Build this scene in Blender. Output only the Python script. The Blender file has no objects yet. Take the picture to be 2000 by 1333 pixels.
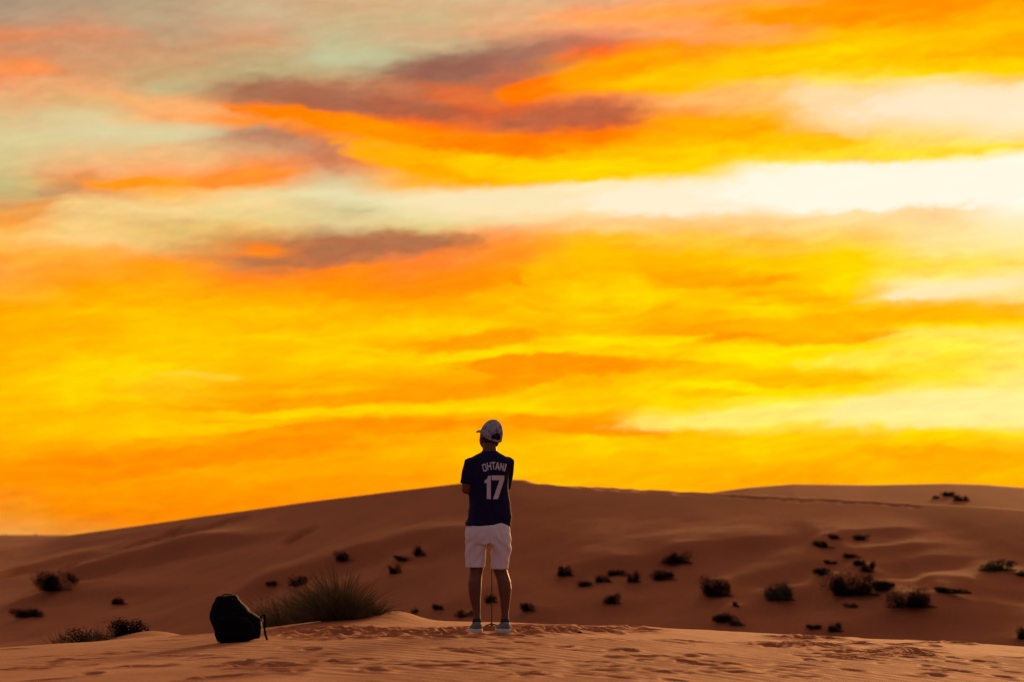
import bpy, bmesh, math, random
import numpy as np
from mathutils import Vector, Matrix, Euler
from mathutils.bvhtree import BVHTree
R = math.radians
scene = bpy.context.scene
col = scene.collection
random.seed(7); rng = np.random.default_rng(7)

# ------------------------------------------------------------------ camera
FPX = 4722.0                                  # 85 mm on a 36 mm sensor, in pixels of a 2000 px wide frame
HORIZON = 1047.0
PITCH = math.atan((HORIZON - 666.5) / FPX)
PERSON_Y = 19.8
def ray(px, py):                              # direction (per metre forward in y) of a picture point
    a = (px - 1000.0) / FPX; b = -(py - 666.5) / FPX
    y = math.cos(PITCH) - b * math.sin(PITCH); z = math.sin(PITCH) + b * math.cos(PITCH)
    return a / y, z / y
CAM_Z = -ray(957, 1235)[1] * PERSON_Y         # the person's feet stand at z = 0
cam = bpy.data.cameras.new('camera'); camo = bpy.data.objects.new('camera', cam); col.objects.link(camo)
cam.sensor_width = 36.0; cam.lens = 85.0; cam.clip_start = 0.1; cam.clip_end = 20000
camo.location = (0, 0, CAM_Z); camo.rotation_euler = (math.pi / 2 + PITCH, 0, 0)
cam.dof.use_dof = True; cam.dof.focus_distance = 20.0; cam.dof.aperture_fstop = 2.8
scene.camera = camo
def at(px, py, Y):
    s, t = ray(px, py); return Vector((s * Y, Y, CAM_Z + t * Y))

# ------------------------------------------------------------------ light and exposure
EXPOSURE = 1.2
SUN_AZ, SUN_EL = 19.0, 9.0                    # degrees right of the view direction, above the horizon
vs = scene.view_settings
vs.view_transform = 'Standard'; vs.look = 'None'; vs.exposure = EXPOSURE; vs.gamma = 1.0; vs.use_curve_mapping = False
scene.cycles.use_denoising = True; scene.cycles.use_adaptive_sampling = True; scene.cycles.adaptive_threshold = 0.012; scene.cycles.adaptive_min_samples = 12
scene.cycles.max_bounces = 4; scene.cycles.diffuse_bounces = 3
sun = bpy.data.lights.new('sun', 'SUN'); sun.energy = 2.75; sun.angle = R(16); sun.color = (1.0, 0.50, 0.19)
suno = bpy.data.objects.new('sun', sun); col.objects.link(suno)
sdir = Vector((math.sin(R(SUN_AZ)) * math.cos(R(SUN_EL)), math.cos(R(SUN_AZ)) * math.cos(R(SUN_EL)), math.sin(R(SUN_EL))))
suno.rotation_euler = (-sdir).to_track_quat('-Z', 'Y').to_euler(); suno.location = (0, 0, 30)

def lin(c):
    return tuple(((v / 255) / 12.92 if v / 255 <= 0.04045 else (((v / 255) + 0.055) / 1.055) ** 2.4) for v in c)

# sunset cloud colours, read down the sky at thirteen bearings: (row, r, g, b)
SKY = {
0: "0 170 150 125;40 185 150 120;70 218 140 92;98 205 145 105;135 246 145 78;172 235 165 110;220 220 185 130;260 220 205 150;330 210 195 135;365 200 182 122;400 215 160 95;430 250 165 60;460 250 190 95;500 255 170 50;530 255 165 60;600 255 172 5;700 255 180 0;800 255 195 0;850 255 180 0;900 255 160 0;940 252 145 5;1000 240 145 30;1045 240 165 75",
165: "0 178 155 125;37 195 155 120;64 216 148 105;86 205 148 108;124 210 155 110;150 215 155 105;165 232 170 115;188 228 175 115;202 222 180 120;225 225 200 145;255 222 210 160;285 225 200 145;308 235 185 125;326 240 180 120;341 235 150 85;356 250 150 60;375 225 160 100;398 245 205 130;424 240 200 125;450 245 205 125;469 250 210 130;488 252 185 90;499 255 180 60;525 255 165 40;555 255 160 10;581 255 178 0;611 255 190 0;652 255 178 0;690 255 195 0;720 255 212 0;769 255 210 0;806 255 185 0;825 255 195 0;847 255 195 0;874 255 165 0;911 255 148 0;937 255 158 0;1000 250 140 5;1045 235 150 50",
330: "0 185 160 125;60 190 160 125;110 205 155 110;150 200 170 120;170 195 180 130;200 240 175 110;230 250 175 105;260 215 205 155;290 235 190 130;330 250 175 110;355 255 160 20;380 250 190 100;410 245 210 140;450 230 190 110;480 230 190 110;500 240 165 80;520 255 160 15;600 255 185 0;650 255 200 0;700 255 205 0;740 255 200 20;800 255 185 0;830 255 200 0;880 255 150 0;920 255 165 0;1000 250 140 0",
500: "0 205 175 135;22 205 178 140;56 212 165 125;82 210 160 115;112 195 165 120;139 190 175 125;161 180 145 105;176 165 110 80;195 172 112 80;208 230 120 55;225 255 135 25;240 255 145 35;255 225 140 85;266 185 130 95;285 205 160 115;300 225 165 115;322 245 150 80;345 255 145 40;360 250 160 75;379 240 215 150;398 245 215 150;424 235 210 140;450 235 190 110;469 210 150 85;480 225 130 55;491 255 135 10;512 195 120 70;531 225 130 60;547 255 140 30;562 255 150 15;585 255 172 0;615 255 192 0;637 255 185 0;664 255 200 0;690 255 192 0;735 255 190 0;750 255 178 0;761 255 185 0;782 255 158 0;804 255 205 0;825 255 175 0;844 255 160 0;877 255 148 0;900 255 165 0;930 255 170 0;975 255 150 0",
660: "0 210 175 130;50 200 180 135;110 195 195 150;150 190 165 120;185 185 120 85;215 170 105 75;230 255 125 0;260 255 140 0;290 200 130 90;320 220 130 85;350 220 190 140;380 235 225 175;410 215 200 145;440 225 205 145;470 180 115 75;500 180 115 75;530 255 135 15;560 255 145 10;600 255 180 0;650 255 195 0;700 255 210 0;740 255 170 0;760 255 195 0;775 255 160 0;800 255 210 0;830 255 150 0;880 255 165 0;920 255 165 0;970 255 150 0",
830: "0 215 180 135;30 205 178 130;60 215 175 130;82 205 185 140;109 175 150 115;128 150 108 85;142 150 98 80;161 185 120 80;176 215 125 70;195 215 105 60;210 185 95 65;225 190 100 65;240 245 110 30;255 255 125 0;270 255 150 0;292 255 170 0;319 255 185 0;345 255 175 0;362 255 180 40;375 250 215 150;398 245 230 180;424 240 225 165;446 225 200 130;458 205 150 90;472 185 120 75;480 180 115 75;495 230 130 70;510 255 135 50;532 255 140 30;559 255 140 20;581 255 148 0;607 255 175 0;634 255 205 0;652 255 205 0;675 255 165 0;694 255 205 0;712 255 200 0;731 255 175 0;750 255 155 0;765 255 165 0;780 255 195 0;799 255 218 10;814 255 165 0;829 255 150 0;847 255 170 0;874 255 180 0;900 255 175 0;934 255 160 0",
1000: "0 220 180 135;60 230 170 120;95 170 120 95;130 165 100 80;160 215 100 55;185 255 120 10;215 230 105 45;245 185 100 70;275 255 125 0;300 255 165 0;330 255 200 0;355 255 190 0;375 250 230 180;400 252 232 190;430 245 220 160;455 250 165 90;480 255 150 40;540 255 160 5;600 255 195 0;640 255 175 0;690 255 215 0;720 255 165 0;760 255 190 0;800 255 220 0;830 255 160 0;880 255 195 0;930 255 190 0",
1165: "0 225 170 125;15 240 165 110;34 255 165 80;52 250 165 100;71 225 145 105;86 215 115 75;105 255 110 30;116 255 130 0;135 255 160 0;157 255 190 0;180 255 160 10;195 240 130 70;210 205 110 70;229 195 100 65;244 210 95 50;259 255 115 5;274 255 130 0;296 255 180 0;330 255 215 0;352 255 210 30;364 252 235 180;390 253 235 200;412 252 230 180;431 253 210 140;450 253 205 120;465 255 190 30;488 255 190 0;525 255 190 0;555 255 195 0;577 255 215 0;600 255 195 0;615 255 205 0;634 255 185 0;652 255 195 0;664 255 222 0;682 255 195 0;694 255 210 0;705 255 150 0;724 255 155 0;739 255 185 0;761 255 205 0;780 255 190 0;799 255 200 0;810 255 175 0;829 255 155 0;844 255 175 0;855 255 205 0;881 255 200 0;911 255 185 0;937 255 185 0",
1330: "0 245 165 100;25 255 165 60;50 255 165 90;75 250 160 100;95 255 150 20;140 255 190 0;175 255 190 10;200 250 165 90;240 255 155 0;290 255 205 0;335 255 215 0;355 255 235 180;400 255 243 222;430 253 205 130;460 255 200 70;500 255 190 0;550 255 165 0;570 255 205 0;600 255 195 0;640 255 165 0;680 255 210 0;705 255 165 0;720 255 185 0;745 255 215 0;790 255 215 0;815 255 235 80;840 255 195 0;880 255 200 0;930 255 180 0",
1500: "0 255 160 60;19 255 162 0;41 255 160 10;56 255 168 70;75 255 165 70;94 255 175 0;124 255 205 0;150 255 200 0;165 255 205 90;187 253 200 110;210 254 190 90;225 255 180 30;244 255 180 0;270 255 185 0;296 255 205 0;315 255 225 60;326 255 243 200;356 255 246 225;382 255 243 220;409 255 240 205;427 253 215 140;450 253 205 115;469 255 195 50;487 255 200 50;506 255 198 0;525 255 200 0;542 255 170 0;559 255 190 0;570 255 170 0;585 255 195 0;600 255 220 0;619 255 195 0;634 255 175 0;649 255 185 0;664 255 190 0;679 255 230 0;701 255 230 0;724 255 205 0;742 255 190 0;757 255 230 0;772 255 225 0;787 255 235 60;810 255 235 110;836 255 225 70;851 255 205 0;881 255 205 0;907 255 190 0;930 255 168 0",
1660: "0 255 145 0;50 255 165 0;95 255 205 0;130 255 205 0;150 255 220 60;180 254 218 150;220 253 222 170;260 253 215 140;280 255 205 40;305 255 220 30;325 255 250 230;380 255 250 232;420 253 225 160;450 255 210 110;490 255 210 0;540 255 222 0;580 255 205 0;620 255 180 0;650 255 190 0;690 255 230 30;740 255 195 0;770 255 222 0;800 255 238 130;830 255 215 30;870 255 200 0;910 255 185 0;940 255 175 0",
1830: "0 255 140 0;22 255 155 0;41 255 170 0;64 255 190 0;86 255 195 0;105 255 185 0;127 255 200 0;146 255 215 0;157 253 225 140;180 253 228 180;206 254 235 200;232 253 228 180;255 254 222 140;277 255 225 100;300 255 222 70;315 255 245 200;337 253 250 232;375 253 250 230;394 253 240 205;412 253 215 150;435 254 220 150;469 255 230 150;495 255 230 130;517 255 225 70;536 255 232 100;555 255 235 170;574 254 225 160;592 255 200 60;607 255 185 0;626 255 190 0;637 255 220 10;656 255 235 90;675 255 230 60;690 255 222 0;709 255 230 50;735 255 225 30;757 255 235 80;776 255 238 140;806 255 238 150;825 255 225 60;844 255 220 10;862 255 205 0;881 255 185 0;911 255 170 0;934 255 180 0",
2000: "0 255 165 0;50 255 185 0;90 255 175 0;140 255 215 0;160 250 215 120;210 255 240 210;260 255 230 170;290 255 222 70;315 252 252 230;400 253 252 232;440 255 238 185;480 255 234 150;515 255 226 90;550 255 233 160;590 255 212 110;615 255 180 0;635 255 220 20;660 255 238 110;700 255 230 80;780 255 240 150;820 255 238 140;850 255 220 30;890 255 180 0;940 255 190 0;955 255 180 0",
}
def sky_dir(px, py):
    s, t = ray(px, py)
    return math.degrees(math.atan2(s, 1)), math.degrees(math.atan2(t, math.hypot(s, 1)))

def build_world():
    w = bpy.data.worlds.new('World'); scene.world = w; w.use_nodes = True
    nt = w.node_tree; nt.nodes.clear(); N = nt.nodes; L = nt.links
    def put(v, sock):
        if isinstance(v, bpy.types.NodeSocket): L.new(v, sock)
        elif v is not None: sock.default_value = v
    def math_(op, a, b=None, c=None):
        n = N.new('ShaderNodeMath'); n.operation = op; put(a, n.inputs[0])
        if b is not None: put(b, n.inputs[1])
        if c is not None: put(c, n.inputs[2])
        return n.outputs[0]
    def mrange(v, a, b, c=0.0, d=1.0, smooth=True):
        n = N.new('ShaderNodeMapRange'); n.interpolation_type = 'SMOOTHSTEP' if smooth else 'LINEAR'
        put(v, n.inputs[0]); n.inputs[1].default_value = a; n.inputs[2].default_value = b; n.inputs[3].default_value = c; n.inputs[4].default_value = d
        return n.outputs[0]
    def mix(f, a, b):
        n = N.new('ShaderNodeMix'); n.data_type = 'RGBA'; put(f, n.inputs[0])
        put(a if isinstance(a, bpy.types.NodeSocket) else (*a, 1), n.inputs[6]); put(b if isinstance(b, bpy.types.NodeSocket) else (*b, 1), n.inputs[7])
        return n.outputs[2]
    def comb(x, y, z=0.0):
        n = N.new('ShaderNodeCombineXYZ'); put(x, n.inputs[0]); put(y, n.inputs[1]); put(z, n.inputs[2]); return n.outputs[0]
    def noise(vec, scale, detail=4.0, rough=0.55):
        n = N.new('ShaderNodeTexNoise'); L.new(vec, n.inputs['Vector']); n.inputs['Scale'].default_value = scale
        n.inputs['Detail'].default_value = detail; n.inputs['Roughness'].default_value = rough
        return n
    def sep(v):
        n = N.new('ShaderNodeSeparateXYZ'); L.new(v, n.inputs[0]); return n.outputs
    def sepc(v):
        n = N.new('ShaderNodeSeparateColor'); L.new(v, n.inputs[0]); return n.outputs
    tc = N.new('ShaderNodeTexCoord'); d = sep(tc.outputs['Generated'])
    U = math_('MULTIPLY', math_('ARCTAN2', d[0], d[1]), 180 / math.pi)
    V = math_('MULTIPLY', math_('ARCSINE', math_('MINIMUM', math_('MAXIMUM', d[2], -1.0), 1.0)), 180 / math.pi)
    # drifting of the cloud edges: long soft wisps and fine streaks, both lying along the wind
    Vt = math_('SUBTRACT', V, math_('MULTIPLY', U, 0.06))
    n1 = sepc(noise(comb(math_('MULTIPLY', U, 0.35), math_('MULTIPLY', Vt, 0.9)), 1.0, 3.0, 0.5).outputs['Color'])
    n2 = sepc(noise(comb(math_('MULTIPLY', U, 1.7), math_('MULTIPLY', Vt, 4.0), 3.7), 1.0, 4.0, 0.6).outputs['Color'])
    def off(a, k): return math_('MULTIPLY', math_('SUBTRACT', a, 0.5), k)
    Uw = math_('ADD', U, math_('ADD', off(n1[0], 1.1), off(n2[0], 0.6)))
    Vw = math_('ADD', V, math_('ADD', off(n1[1], 0.42), off(n2[1], 0.22)))
    P = comb(Uw, Vw)
    # --- colours along each bearing, two ramps each (upper and lower sky)
    keys = sorted(SKY); MIDROW = 480
    def ramp(stops, px):
        v = [(sky_dir(px, r)[1], c) for r, c in stops]; v.sort()
        lo, hi = v[0][0], v[-1][0]
        n = N.new('ShaderNodeValToRGB'); cr = n.color_ramp; cr.interpolation = 'LINEAR'
        while len(cr.elements) > 1: cr.elements.remove(cr.elements[0])
        for i, (e, c) in enumerate(v):
            el = cr.elements[0] if i == 0 else cr.elements.new((e - lo) / (hi - lo))
            el.position = (e - lo) / (hi - lo); el.color = (*c, 1)
        L.new(math_('MULTIPLY_ADD', Vw, 1 / (hi - lo), -lo / (hi - lo)), n.inputs[0]); return n.outputs[0]
    def burn(c):                                        # the saturated glow is brighter than the film can hold
        l = list(lin(c))
        if c[0] >= 252: l[0] = 1.0 + 0.25 * min(1.0, max(0.0, (c[1] - 120) / 90))
        if c[2] < 12: l[2] = 0.0
        return tuple(l)
    cur = None
    for i, k in enumerate(keys):
        st = [tuple(int(x) for x in s.split()) for s in SKY[k].split(';')]
        st = [(s[0], burn(s[1:])) for s in st]
        rows = [s[0] for s in st]
        mid = tuple(np.interp(MIDROW, rows, [s[1][j] for s in st]) for j in range(3))
        up = [s for s in st if s[0] < MIDROW - 2] + [(MIDROW, mid)]
        dn = [(MIDROW, mid)] + [s for s in st if s[0] > MIDROW + 2]
        e = sky_dir(k, MIDROW)[1]
        c = mix(math_('GREATER_THAN', Vw, e), ramp(dn, k), ramp(up, k))
        if cur is None: cur = c
        else: cur = mix(mrange(Uw, sky_dir(keys[i - 1], 400)[0], sky_dir(k, 400)[0]), cur, c)
    n5 = noise(comb(math_('MULTIPLY', Uw, 1.9), math_('MULTIPLY', math_('SUBTRACT', Vw, math_('MULTIPLY', U, 0.13)), 6.0), 4.3), 1.0, 4.0, 0.6)
    wisp = math_('MULTIPLY_ADD', n5.outputs[0], 1.0, -0.5)
    # --- single cloud streaks: (px, py, half length, half height, tilt up to the right in degrees, colour, opacity, softness)
    for q, (px, py, a, b, tilt, c, op, soft) in enumerate(STREAKS):
        if q % 30 == 29:                                # keeps the shader's evaluation in order (it runs out of stack otherwise)
            ma = N.new('ShaderNodeVectorMath'); ma.operation = 'MULTIPLY_ADD'; L.new(cur, ma.inputs[0]); ma.inputs[1].default_value = (1e-7, 1e-7, 0); L.new(P, ma.inputs[2]); P = ma.outputs[0]
        u0, v0 = sky_dir(px, py); kd = 1 / 82.4
        m = N.new('ShaderNodeMapping'); m.vector_type = 'TEXTURE'; L.new(P, m.inputs[0])
        m.inputs[1].default_value = (u0, v0, 0); m.inputs[2].default_value = (0, 0, R(tilt)); m.inputs[3].default_value = (a * kd, b * kd, 1)
        ln = N.new('ShaderNodeVectorMath'); ln.operation = 'LENGTH'; L.new(m.outputs[0], ln.inputs[0])
        th = 1.32 if py > 600 else 1.08
        if c[0] < 215 and c[2] < 120: th, soft, op = 1.18, min(1.2, soft * 1.5), op * .84      # smoke-thin mauve cloud
        cur = mix(mrange(math_('ADD', ln.outputs['Value'], wisp), th, th - soft * 0.8, 0.0, min(1.0, op * 1.06)), cur, burn(c))
    # fine streaks of lighter and darker cloud
    n3 = noise(comb(math_('MULTIPLY', Uw, 0.75), math_('MULTIPLY', math_('SUBTRACT', Vw, math_('MULTIPLY', U, 0.09)), 3.4), 9.1), 1.0, 5.0, 0.6)
    hs = N.new('ShaderNodeMix'); hs.data_type = 'RGBA'; hs.blend_type = 'MULTIPLY'; hs.inputs[0].default_value = 1.0
    L.new(cur, hs.inputs[6])
    f3 = mrange(n3.outputs['Factor'] if 'Factor' in n3.outputs else n3.outputs[0], 0.3, 0.7, 0.87, 1.11, smooth=False)
    f3 = math_('MULTIPLY', f3, math_('MULTIPLY_ADD', n5.outputs[0], 0.30, 0.85))
    pale = mrange(sepc(cur)[2], 0.04, 0.55, 1.0, 0.12)          # pale clear sky stays smooth, only the glowing cloud is ribbed
    f3 = math_('ADD', math_('MULTIPLY', math_('SUBTRACT', f3, 1.0), pale), 1.0)
    fr = math_('ADD', math_('MULTIPLY', math_('MULTIPLY_ADD', n5.outputs[0], 0.5, -0.22), pale), 1.0)
    L.new(comb(fr, f3, f3), hs.inputs[7])
    near = hs.outputs[2]
    # --- the rest of the sky: clear dusk sky (Nishita) behind the same streaming cloud, glowing towards the sunset
    ns = N.new('ShaderNodeTexSky'); ns.sky_type = 'NISHITA'; ns.sun_disc = False
    ns.sun_elevation = R(SUN_EL); ns.sun_rotation = R(SUN_AZ); ns.dust_density = 3.0
    sk = N.new('ShaderNodeVectorMath'); sk.operation = 'SCALE'; L.new(ns.outputs[0], sk.inputs[0]); sk.inputs['Scale'].default_value = 0.08
    dp = N.new('ShaderNodeVectorMath'); dp.operation = 'DOT_PRODUCT'; L.new(tc.outputs['Generated'], dp.inputs[0]); dp.inputs[1].default_value = sdir
    ang = math_('MULTIPLY', math_('ARCCOSINE', math_('MINIMUM', math_('MAXIMUM', dp.outputs['Value'], -1.0), 1.0)), 1 / math.pi)
    gr = N.new('ShaderNodeValToRGB'); L.new(ang, gr.inputs[0]); cr = gr.color_ramp
    gst = [(0.0, (1.7, 1.05, 0.42)), (0.10, (1.65, 0.78, 0.16)), (0.2, (1.0, 0.50, 0.22)), (0.36, (0.45, 0.29, 0.24)), (0.6, (0.29, 0.22, 0.25)), (1.0, (0.26, 0.22, 0.28))]
    while len(cr.elements) > 1: cr.elements.remove(cr.elements[0])
    for i, (p, c) in enumerate(gst):
        el = cr.elements[0] if i == 0 else cr.elements.new(p)
        el.position = p; el.color = (*c, 1)
    n4 = noise(comb(math_('MULTIPLY', d[0], 1.2), math_('MULTIPLY', d[1], 2.0), math_('MULTIPLY', d[2], 6.0)), 1.6, 4.0, 0.6)
    gl = N.new('ShaderNodeVectorMath'); gl.operation = 'SCALE'; L.new(gr.outputs[0], gl.inputs[0])
    L.new(mrange(n4.outputs[0], 0.35, 0.65, 0.75, 1.2), gl.inputs['Scale'])
    far = mix(mrange(n4.outputs[0], 0.30, 0.52, 0.55, 0.92), sk.outputs[0], gl.outputs[0])
    # blend from the surveyed part of the sky to the rest
    fu = mrange(math_('ABSOLUTE', U), 13.2, 30.0); fv = mrange(V, 13.4, 26.0)
    f = math_('SUBTRACT', 1.0, math_('MULTIPLY', math_('SUBTRACT', 1.0, fu), math_('SUBTRACT', 1.0, fv)))
    b1 = N.new('ShaderNodeBackground'); L.new(near, b1.inputs[0]); b2 = N.new('ShaderNodeBackground'); L.new(far, b2.inputs[0])
    b1.inputs[1].default_value = b2.inputs[1].default_value = 2 ** -EXPOSURE     # the colours above are as they come out on film
    ms = N.new('ShaderNodeMixShader'); L.new(f, ms.inputs[0]); L.new(b1.outputs[0], ms.inputs[1]); L.new(b2.outputs[0], ms.inputs[2])
    w.cycles.sampling_method = 'NONE'
    out = N.new('ShaderNodeOutputWorld'); L.new(ms.outputs[0], out.inputs[0])
STREAKS = [  # upper sky, mauve cloud and the orange sweep under it
 (330, 205, 220, 17, -6, (250, 178, 110), .7, .9), (860, 168, 330, 50, 9, (185, 114, 82), .7, .8), (880, 132, 140, 42, 8, (148, 98, 82), .92, .8), (1050, 104, 140, 20, 10, (170, 118, 95), .8, .9), (620, 192, 190, 30, -6, (168, 108, 80), .9, .8), (800, 213, 145, 24, -4, (176, 98, 68), .8, .8),
 (920, 188, 120, 26, -10, (225, 108, 52), .7, .9), (1110, 230, 175, 33, 3, (186, 100, 66), .95, .7), (1050, 170, 80, 27, 15, (255, 122, 5), .9, .6), (1200, 138, 160, 38, 12, (255, 160, 0), .85, .8), (1310, 152, 190, 22, 8, (255, 192, 0), .85, .9),
 (600, 232, 175, 17, -6, (255, 130, 10), .9, .6), (760, 262, 175, 23, -9, (255, 146, 0), .9, .7), (960, 283, 170, 22, -4, (255, 128, 0), .9, .8), (820, 316, 190, 32, -11, (255, 174, 0), .9, .6), (1010, 332, 210, 27, -5, (255, 202, 0), .85, .6), (1180, 334, 190, 26, 2, (255, 213, 0), .85, .7),
 (570, 285, 115, 21, -14, (195, 140, 105), .8, .8), (500, 265, 95, 9, -3, (178, 126, 98), .8, .8), (640, 307, 52, 20, -30, (205, 125, 85), .7, .8), (250, 355, 115, 14, 2, (255, 155, 20), .9, .9), (460, 346, 165, 16, 5, (255, 145, 45), .8, .9), (110, 366, 65, 22, 20, (188, 142, 98), .65, .9), (30, 410, 95, 18, 15, (240, 160, 70), .7, .9),
 (60, 135, 70, 16, -2, (248, 143, 75), .8, .9), (50, 70, 90, 14, 3, (222, 140, 92), .7, .9), (690, 110, 120, 24, 3, (198, 196, 152), .7, .9), (330, 258, 190, 22, 0, (222, 210, 160), .6, .9),
 # pale gap of clear sky and the yellow bands above it
 (1000, 396, 260, 25, 0, (250, 230, 182), .9, .6), (1360, 386, 260, 33, 4, (254, 240, 208), .95, .55), (1760, 366, 400, 47, 0, (254, 249, 228), 1.0, .4), (1600, 110, 340, 22, 8, (255, 206, 0), .9, .9), (1860, 78, 210, 18, 9, (255, 190, 0), .8, .9), (1910, 106, 140, 13, 2, (255, 176, 0), .8, .9),
 (1700, 22, 360, 34, 5, (255, 148, 0), .8, .9), (1440, 65, 130, 14, 4, (255, 170, 80), .8, .9), (1660, 206, 140, 38, -9, (253, 220, 165), .9, .7), (1860, 200, 230, 33, 3, (254, 234, 198), .9, .7), (1400, 190, 120, 18, 8, (253, 190, 100), .8, .8), (1420, 246, 160, 26, -5, (255, 172, 0), .85, .8), (1560, 276, 140, 21, -6, (255, 192, 0), .85, .8), (1800, 298, 290, 13, 1, (255, 222, 50), .8, .8),
 # second mauve cloud
 (680, 414, 45, 8, 6, (214, 196, 140), .8, .9), (330, 437, 120, 9, 2, (228, 188, 115), .7, .9), (760, 478, 215, 25, 3, (176, 112, 74), .95, .7), (640, 505, 120, 24, 0, (180, 114, 76), .85, .7), (420, 489, 120, 11, -2, (208, 148, 86), .7, .9), (520, 489, 55, 14, 3, (255, 138, 20), .65, .9), (512, 512, 42, 8, -3, (190, 115, 70), .85, .7),
 (700, 532, 160, 15, 5, (255, 138, 22), .75, .8), (850, 508, 125, 24, 16, (255, 138, 45), .65, .9), (900, 545, 140, 40, 8, (255, 142, 10), .6, .9), (1060, 560, 70, 80, -25, (255, 196, 0), .6, .9),
 # orange streaks through the yellow glow
 (940, 668, 115, 18, 6, (255, 158, 0), .85, .8), (1080, 716, 175, 19, 0, (255, 150, 0), .92, .7), (880, 760, 240, 15, 6, (255, 156, 0), .85, .8), (600, 783, 230, 10, 4, (255, 158, 0), .8, .8), (520, 755, 170, 7, 3, (255, 170, 0), .65, .9), (700, 830, 240, 14, -1, (255, 150, 0), .85, .7), (430, 886, 290, 25, 6, (255, 147, 0), .85, .9), (200, 912, 270, 28, 5, (253, 145, 0), .8, .9),
 (1130, 832, 160, 15, -4, (255, 155, 0), .9, .7), (1420, 645, 95, 19, 3, (255, 150, 0), .88, .9), (1480, 545, 75, 10, 6, (255, 163, 0), .85, .8), (1460, 571, 40, 8, 3, (255, 166, 0), .7, .8), (1350, 556, 65, 10, 4, (255, 165, 0), .75, .8), (1560, 586, 140, 7, 4, (255, 180, 0), .7, .9), (1720, 620, 340, 16, 3, (255, 184, 0), .85, .8), (1620, 656, 130, 8, 2, (255, 174, 0), .75, .8),
 (1570, 746, 140, 14, 3, (255, 190, 0), .85, .8), (1400, 766, 70, 8, -3, (255, 195, 0), .8, .8), (1850, 892, 210, 15, -4, (255, 172, 0), .8, .8), (1250, 610, 90, 7, 9, (255, 182, 0), .7, .9), (1180, 528, 90, 9, -6, (255, 184, 0), .6, .9), (1050, 600, 60, 9, -14, (255, 178, 0), .7, .9), (1000, 548, 35, 9, -20, (255, 146, 0), .7, .9),
 # yellow lights between them
 (1560, 690, 210, 17, 2, (255, 230, 5), .85, .7), (1760, 690, 190, 17, 5, (255, 234, 70), .8, .7), (1430, 754, 105, 7, -7, (255, 228, 0), .9, .7), (1000, 693, 170, 7, 5, (255, 220, 0), .85, .8), (700, 801, 270, 8, 3, (255, 212, 0), .85, .8), (1250, 666, 140, 9, 4, (255, 222, 0), .8, .8), (1550, 806, 290, 17, 4, (255, 236, 110), .9, .7), (1850, 802, 230, 33, 2, (255, 240, 150), .85, .7),
 (1860, 565, 170, 15, 7, (255, 235, 180), .85, .7), (1240, 575, 60, 45, 25, (255, 214, 0), .5, .9), (640, 672, 180, 4, -6, (255, 208, 0), .9, .9), (390, 736, 80, 7, -4, (255, 208, 45), .8, .8), (850, 640, 170, 15, 2, (255, 210, 0), .7, .9), (400, 835, 230, 10, 5, (255, 204, 0), .8, .9), (250, 715, 130, 20, 2, (255, 212, 0), .6, .9),
]
build_world()
#@@BODY
# ------------------------------------------------------------------ helpers
def tag(o, label=None, cat=None, group=None, kind=None):
    for k, v in (('label', label), ('category', cat), ('group', group), ('kind', kind)):
        if v: o[k] = v
    return o
def link(o, parent=None):
    col.objects.link(o)
    if parent: o.parent = parent
    return o
def empty(name, loc, rz=0.0):
    o = bpy.data.objects.new(name, None); o.location = loc; o.rotation_euler = (0, 0, rz); o.empty_display_size = 0.1
    return link(o)
def obj(name, verts, faces, mat, parent=None, smooth=True):
    me = bpy.data.meshes.new(name); me.from_pydata([tuple(v) for v in verts], [], [tuple(f) for f in faces]); me.update()
    if smooth: me.polygons.foreach_set('use_smooth', [True] * len(me.polygons))
    if mat: me.materials.append(mat)
    return link(bpy.data.objects.new(name, me), parent)
def grid_obj(name, X, Y, Z, mat):
    ny, nx = X.shape
    me = bpy.data.meshes.new(name); me.vertices.add(nx * ny)
    me.vertices.foreach_set('co', np.stack([X, Y, Z], -1).astype(np.float32).ravel())
    i = np.arange(nx * ny).reshape(ny, nx)
    q = np.stack([i[:-1, :-1], i[:-1, 1:], i[1:, 1:], i[1:, :-1]], -1).reshape(-1, 4)
    me.loops.add(q.size); me.loops.foreach_set('vertex_index', q.ravel().astype(np.int32))
    me.polygons.add(len(q)); me.polygons.foreach_set('loop_start', (np.arange(len(q)) * 4).astype(np.int32))
    me.polygons.foreach_set('use_smooth', np.ones(len(q), bool)); me.update(calc_edges=True)
    me.materials.append(mat)
    return link(bpy.data.objects.new(name, me))
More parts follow.
